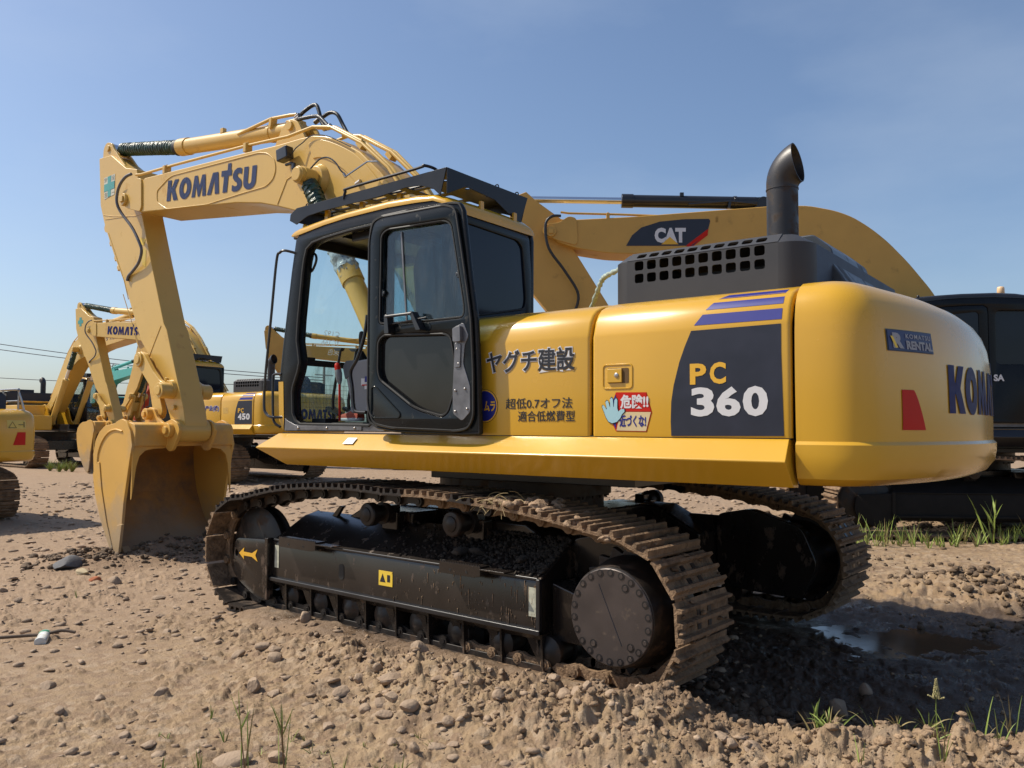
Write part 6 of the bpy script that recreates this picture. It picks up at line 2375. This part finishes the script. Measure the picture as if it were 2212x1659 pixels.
# single stones one can point at
def stone(x, y, r, sq, label, group=None, m=stone_m, seed=0):
    rnd = random.Random(int(x * 1000) + int(y * 777) + seed)
    mb = MB()
    mb.blob((0, 0, 0), r, 3, .0, sq, rnd)
    vs = []
    ks = [Vector((rnd.uniform(-1, 1), rnd.uniform(-1, 1), rnd.uniform(-1, 1))).normalized() for _ in range(9)]
    cut = [rnd.uniform(.62, .92) for _ in ks]
    for p in mb.v:
        v = Vector(p)
        n_ = Vector((v.x / sq[0], v.y / sq[1], v.z / sq[2]))
        for kk, c in zip(ks, cut):
            dd = n_.dot(kk)
            if dd > c * r:
                n_ -= kk * (dd - c * r)
        n_ *= 1 + rnd.uniform(-.012, .012)
        vs.append((n_.x * sq[0], n_.y * sq[1], n_.z * sq[2]))
    mb.v = vs
    o = mb.build('stone', m, smooth=28)
    o.location = (x, y, hz(x, y) + r * sq[2] * .35)
    o.rotation_euler = (rnd.uniform(-.2, .2), rnd.uniform(-.2, .2), rnd.random() * 6.28)
    return tag(o, label, 'stone', group)
def G2(px, py, z=0.02):
    """ground point under a spot of the yard seen along a view ray (for laying small things out)"""
    d = _F + _R2 * ((px - 1106) / 1782.29) - _U2 * ((py - 829.5) / 1782.29)
    t = (z - CAM.z) / d.z
    return CAM.x + d.x * t, CAM.y + d.y * t
x, y = G2(150, 1226); stone(x, y, .16, (1.5, .8, .55), 'dark grey slab of rubble lying left of the bucket', m=mat('grey_rubble', (.12, .12, .125), .8, var=.3, bump=.4))
x, y = G2(178, 1238); stone(x, y, .085, (1.5, .7, .5), 'pale flat stone in front of the dark slab of rubble', m=mat('cream_stone', (.42, .34, .21), .9))
x, y = G2(205, 1252); stone(x, y, .05, (1.2, .9, .7), 'small orange brick fragment near the dark slab of rubble', m=mat('brick_bit', (.38, .12, .05), .9))
for px, py, r, sq, lb in ((247, 1262 - 5, .07, (1, 1, .8), 'rounded stone beyond the orange brick fragment'), (515, 1415, .045, (1.4, .8, .55), 'flat pale stone lying alone below the front of the near crawler'), (572, 1370 + 38, .055, (1.5, .9, .6), 'long tan stone right of the flat pale one below the near crawler'),
                          (593, 1378 + 55, .05, (1.3, 1, .75), 'chunky tan stone just below the long tan one'), (660, 1362, .05, (1.1, .8, 1.1), 'upright stone at the foot of the bank near the crawler'), (548, 1500 - 8, .05, (1.0, .8, 1.1), 'grey upright stone beside the thin weed in the foreground'),
                          (845, 1503, .062, (1.6, 1.1, .6), 'large smooth stone in the cluster below the bank'), (905, 1470, .055, (1.1, 1.1, .95), 'round knobbly stone in the bank below the crawler'), (815, 1480, .035, (1.2, .8, .8), 'small egg shaped stone in the cluster below the bank'),
                          (790, 1538, .038, (1.1, 1, .9), 'dark round stone below the cluster in the foreground'), (990, 1570 - 45, .03, (1, 1, .8), 'small dark stone in the middle of the foreground'), (895, 1630, .030, (.9, .8, 1.1), 'small dark stone standing near the bottom edge'),
                          (1810, 1480, .07, (1, .8, 1.0), 'grey angular stone in the shaded mud at the right'), (1870, 1460, .05, (1, .8, 1.0), 'smaller angular stone in the shaded mud at the right'), (1250, 1560, .05, (1.5, 1, .5), 'flat slab half buried in the foreground below the hub'),
                          (500, 1638, .06, (1.7, 1, .4), 'thin flat stone at the bottom edge between the weeds')):
    x, y = G2(px, py); stone(x, y, r, sq, lb)
for k in range(70):
    a = rs.rand()
    if a < .65:
        px, py = rs.uniform(0, 1000), rs.uniform(1270, 1640)
    else:
        px, py = rs.uniform(700, 1650), rs.uniform(1480, 1650)
    x, y = G2(px, py)
    if abs(abs(y) - 1.295) < .5 and abs(x) < 2.5: continue
    stone(x, y, rs.uniform(.018, .045), (rs.uniform(1, 1.7), 1, rs.uniform(.4, .8)), 'small tan stone among many on the bare foreground', 'small stones on the bare foreground', seed=k)

# ------------------------------------------------------------------ plants
gm1 = mat('grass_green', (.23, .30, .06), .6, var=.3, scale=9)
gm2 = mat('grass_dry', (.30, .24, .10), .7, var=.3, scale=9)
gm3 = mat('grass_stem', (.20, .12, .055), .7, var=.3)
def blade(mb, base, d, L, w, droop=.6, n=6, rnd=random):
    p = Vector(base); d = Vector(d).normalized()
    side = d.cross(Vector((rnd.uniform(-1, 1), rnd.uniform(-1, 1), .2)))
    if side.length < .01: side = Vector((1, 0, 0))
    side.normalize()
    vs = []
    for i in range(n + 1):
        t = i / n
        ww = w * (1 - t) ** .7 * (.6 + .8 * min(1, t * 3)) * .5 + .0003
        nrm = side.cross(d).normalized() * ww * .35
        vs += [p + side * ww, p + nrm, p - side * ww]
        p = p + d * (L / n)
        d = (d + Vector((0, 0, -droop * t * .35))).normalized()
    mb.add(vs, [(3 * i + a, 3 * i + a + 1, 3 * i + a + 4, 3 * i + a + 3) for i in range(n) for a in (0, 1)])
def tuft(x, y, h, n, label, group=None, spread=.5, w=.008, name='grass_tuft', seed=0, stems=0, droop=.6, dry=.25):
    rnd = random.Random(seed * 31 + int(x * 100) + int(y * 1000))
    mb = MB()
    for k in range(n):
        a = rnd.random() * 6.28
        mb.mi = 1 if rnd.random() < dry else 0
        sp = rnd.uniform(.05, spread)
        blade(mb, (rnd.uniform(-.02, .02) * h * 3, rnd.uniform(-.02, .02) * h * 3, -.01), (cos(a) * sp, sin(a) * sp, 1), h * rnd.uniform(.45, 1), w * rnd.uniform(.7, 1.2), droop, 6, rnd)
    for k in range(stems):
        mb.mi = 2
        a = rnd.random() * 6.28
        top = Vector((cos(a) * .12 * h, sin(a) * .12 * h, h * rnd.uniform(.55, .8)))
        mb.tube([(0, 0, -.01), top * .5 + Vector((.004, 0, 0)), top], [.0032, .0025, .0016], 5)
        mb.mi = 0
        for j in range(4):
            aa = rnd.random() * 6.28
            blade(mb, top * (.55 + .12 * j), (cos(aa) * .45, sin(aa) * .45, 1), h * rnd.uniform(.25, .45), w, droop, 5, rnd)
    o = mb.build(name, [gm1, gm2, gm3], smooth=60)
    o.location = (x, y, hz(x, y))
    return tag(o, label, 'grass' if name == 'grass_tuft' else 'weed', group)
x, y = G2(530, 1655); tuft(x, y, .36, 3, 'tall thin weed with a reddish stem at the bottom left', spread=.15, w=.009, name='weed', seed=1, stems=1, droop=.1)
x, y = G2(614, 1650); tuft(x, y, .34, 4, 'second tall thin weed right of the reddish one', spread=.2, w=.006, name='weed', seed=2, stems=2, droop=.1)
for k, (px, py, h, lb) in enumerate(((350, 1672, .13, 'short bright weed cut by the bottom edge at the left'), (428, 1662, .17, 'small upright weed between the short one and the tall one'), (455, 1560, .09, 'single small sprout on the bare ground above the thin weeds'),
                                     (735, 1685, .22, 'bright green two bladed weed leaning left at the bottom edge'), (485, 1600, .09, 'low sprout beside the tall reddish weed'), (165, 1290, .12, 'faint small sprout among the gravel far left'), (845, 1660, .12, 'tiny weed at the bottom edge right of the leaning weed'))):
    x, y = G2(px, py); tuft(x, y, h, 5, lb, spread=.55, w=.007, name='weed', seed=10 + k, droop=.3, dry=.1)
# uprooted clump on the bank
x, y = G2(1772, 1565, .12)
tuft(x, y, .26, 12, 'uprooted grass clump with pale bent roots on the bank at the right', spread=.7, w=.010, name='weed', seed=5, stems=2, droop=.9, dry=.35)
x2, y2 = G2(1790, 1600, .12); tuft(x2, y2, .12, 26, 'matted low grass below the uprooted clump', spread=1.4, w=.007, seed=6, droop=1.2, dry=.55)
x, y = G2(2025, 1600, .15)
t_ = tuft(x, y, .10, 3, 'grass stalk with a feathery seed head at the lower right', spread=.3, w=.005, name='weed', seed=7)
mb = MB()
mb.tube([(0, 0, 0), (.003, 0, .12), (.0, .002, .235)], [.0022, .0018, .0012], 5)
mb.build('stem', gm1, t_)
mb = MB()
for k in range(60):
    f = k / 60
    a = k * 2.4
    r_ = .011 * (1 - f) + .003
    mb.blob((cos(a) * r_, sin(a) * r_ + .002, .17 + f * .085), .0048 * (1 - .4 * f), 1, .2, (.8, .8, 1.4))
for a in (0.4, 2.9, 4.6):
    for j in range(7):
        mb.blob((cos(a) * (.01 + j * .004), sin(a) * (.01 + j * .004), .165 + j * .002), .004, 1, .2)
mb.build('seed_head', mat('seed_head', (.34, .30, .14), .8, var=.2), t_)
for k, (px, py, h, lb) in enumerate(((2120, 1650, .24, 'bent green blade near the lower right corner'), (2185, 1640, .26, 'arching grass at the lower right corner'), (2040, 1672, .20, 'thin grass under the feathery stalk at the bottom edge'), (1860, 1665, .14, 'short pale grass at the bottom edge right of the uprooted clump'), (2195, 1560, .10, 'small tuft on the lit bank at the right edge'))):
    x, y = G2(px, py, .1); tuft(x, y, h, 5, lb, spread=.8, w=.006, seed=30 + k, droop=.7, dry=.4)
for k in range(16):
    px, py = 1880 + 330 * rs.rand(), 1600 + 60 * rs.rand()
    x, y = G2(px, py, .1); tuft(x, y, .07 + .12 * rs.rand(), 7, 'low mixed grass on the lit bank at the lower right', 'low grass on the lit bank', spread=1.3, w=.005, seed=300 + k, droop=1.2, dry=.55)
for k in range(14):
    px, py = 640 * rs.rand() + 330, 1590 + 65 * rs.rand()
    x, y = G2(px, py, .02); tuft(x, y, .04 + .07 * rs.rand(), 6, 'tiny sprouts on the bare ground at the bottom left', 'tiny sprouts at the bottom left', spread=1.1, w=.004, seed=330 + k, droop=.9, dry=.35)
x, y = G2(1700, 1530, .1)
mb = MB()
mb.tube(smooth_path([(0, 0, .02), (.06, .01, .05), (.16, .0, .06), (.24, .02, .03), (.32, -.01, .05)], 4), .004, 5)
tw = mb.build('twig', gm3); tw.location = (x, y, hz(x, y)); tw.rotation_euler.z = radians(215); tag(tw, 'thin forked root lying left of the uprooted clump', 'twig')
# rows of grass in the back
for k in range(46):
    u = k / 45
    x, y = G2(1815 + 410 * u + rs.normal() * 8, 1182 - 14 * u + rs.normal() * 4)
    big = rs.rand() < .4
    tuft(x, y, rs.uniform(.32, .52) if big else rs.uniform(.14, .3), 9, 'green grass tuft in the strip behind the rear crawler', 'grass tufts along the strip behind the machine', spread=.6, w=.013, seed=k + 50, droop=.8, dry=.25)
x, y = G2(2142, 1172); tuft(x, y, .75, 6, 'tallest grass in the strip, with a drooping leaf at the right', spread=.4, w=.03, seed=99, droop=.9, stems=1)
for k, (px, py) in enumerate(((128, 1018), (142, 1016), (155, 1018), (108, 1016), (60, 1008))):
    x, y = G2(px, py); tuft(x, y, .50, 60, 'bright grass tuft beside the small far bucket', 'bright grass tufts at the far left', spread=.9, w=.018, seed=k + 200, droop=.8, dry=.1)

# ------------------------------------------------------------------ litter
x, y = G2(102, 1366)
mb = MB()
mb.lathe((0, 0, 0), (1, 0, 0), [(0, .008), (.0, .012), (.02, .013), (.025, .016), (.05, .030), (.10, .033), (.15, .030), (.19, .033), (.215, .030), (.22, .004)], 20)
bt = mb.build('bottle', mat('crushed_clear_plastic', (.62, .62, .58), .15, var=.2, scale=12, bump=.5, bscale=20), smooth=60)
mb = MB()
mb.lathe((.07, 0, 0), (1, 0, 0), [(0, .033), (.002, .0345), (.028, .0345), (.03, .033)], 20)
mb.build('bottle_label', mat('green_band', (.03, .22, .12), .5), bt)
bt.location = (x, y, hz(x, y) + .03); bt.rotation_euler = (0, .06, radians(150)); bt.scale = (1.3, 1.3, 1.1)
tag(bt, 'crushed clear bottle with a green band on the gravel at the left', 'bottle')
(x0, y0), (x1, y1) = G2(-60, 1384), G2(160, 1372)
mb = MB()
mb.tube(smooth_path([(x0 + (x1 - x0) * t, y0 + (y1 - y0) * t + .03 * math.sin(t * 6), hz(x0 + (x1 - x0) * t, y0 + (y1 - y0) * t) + .035) for t in np.linspace(0, 1, 7)], 4), .012, 8)
tag(mb.build('stick', mat('weathered_wood', (.12, .085, .06), .85, var=.3, scale=8), smooth=60), 'long weathered stick lying in front of the crushed bottle', 'stick')

# ------------------------------------------------------------------ overhead lines
def at_depth(px, py, D):
    d = _F + _R2 * ((px - 1106) / 1782.29) - _U2 * ((py - 829.5) / 1782.29)
    return CAM + d * D
wm = mat('cable', (.05, .055, .07), .6)
for k, (a, b, D, lb) in enumerate((((-250, 704), (700, 816), 80, 'upper overhead cable crossing the sky at the left'), ((-250, 718), (700, 822), 80, 'second overhead cable just below the upper one'), ((-250, 800), (700, 829), 90, 'lowest overhead cable near the rooflines at the left'))):
    P0, P1 = at_depth(*a, D), at_depth(*b, D)
    mb = MB()
    mb.tube([P0.lerp(P1, t) - Vector((0, 0, 1)) * .6 * math.sin(pi * t) for t in np.linspace(0, 1, 16)], .035, 6)
    tag(mb.build('overhead_cable', wm), lb, 'cable')
for px, py, lb in ((-250, 690, 'concrete pole carrying the cables beyond the left edge'), (700, 806, 'far concrete pole carrying the cables behind the machines')):
    T_ = at_depth(px, py, 82)
    mb = MB()
    mb.cyl((T_.x, T_.y, 0), (T_.x, T_.y, T_.z + .6), .20, .12, 12)
    po = mb.build('utility_pole', mat('pole_concrete', (.3, .29, .27), .8))
    mb = MB()
    mb.box((T_.x, T_.y, T_.z - .2), (1.8, 1.8, .12), Matrix.Rotation(radians(40), 3, 'Z')) if False else mb.box((T_.x, T_.y, T_.z - .2), (.12, 2.2, .12))
    mb.build('cross_arm', M['steel'], po)
    tag(po, lb, 'utility pole')
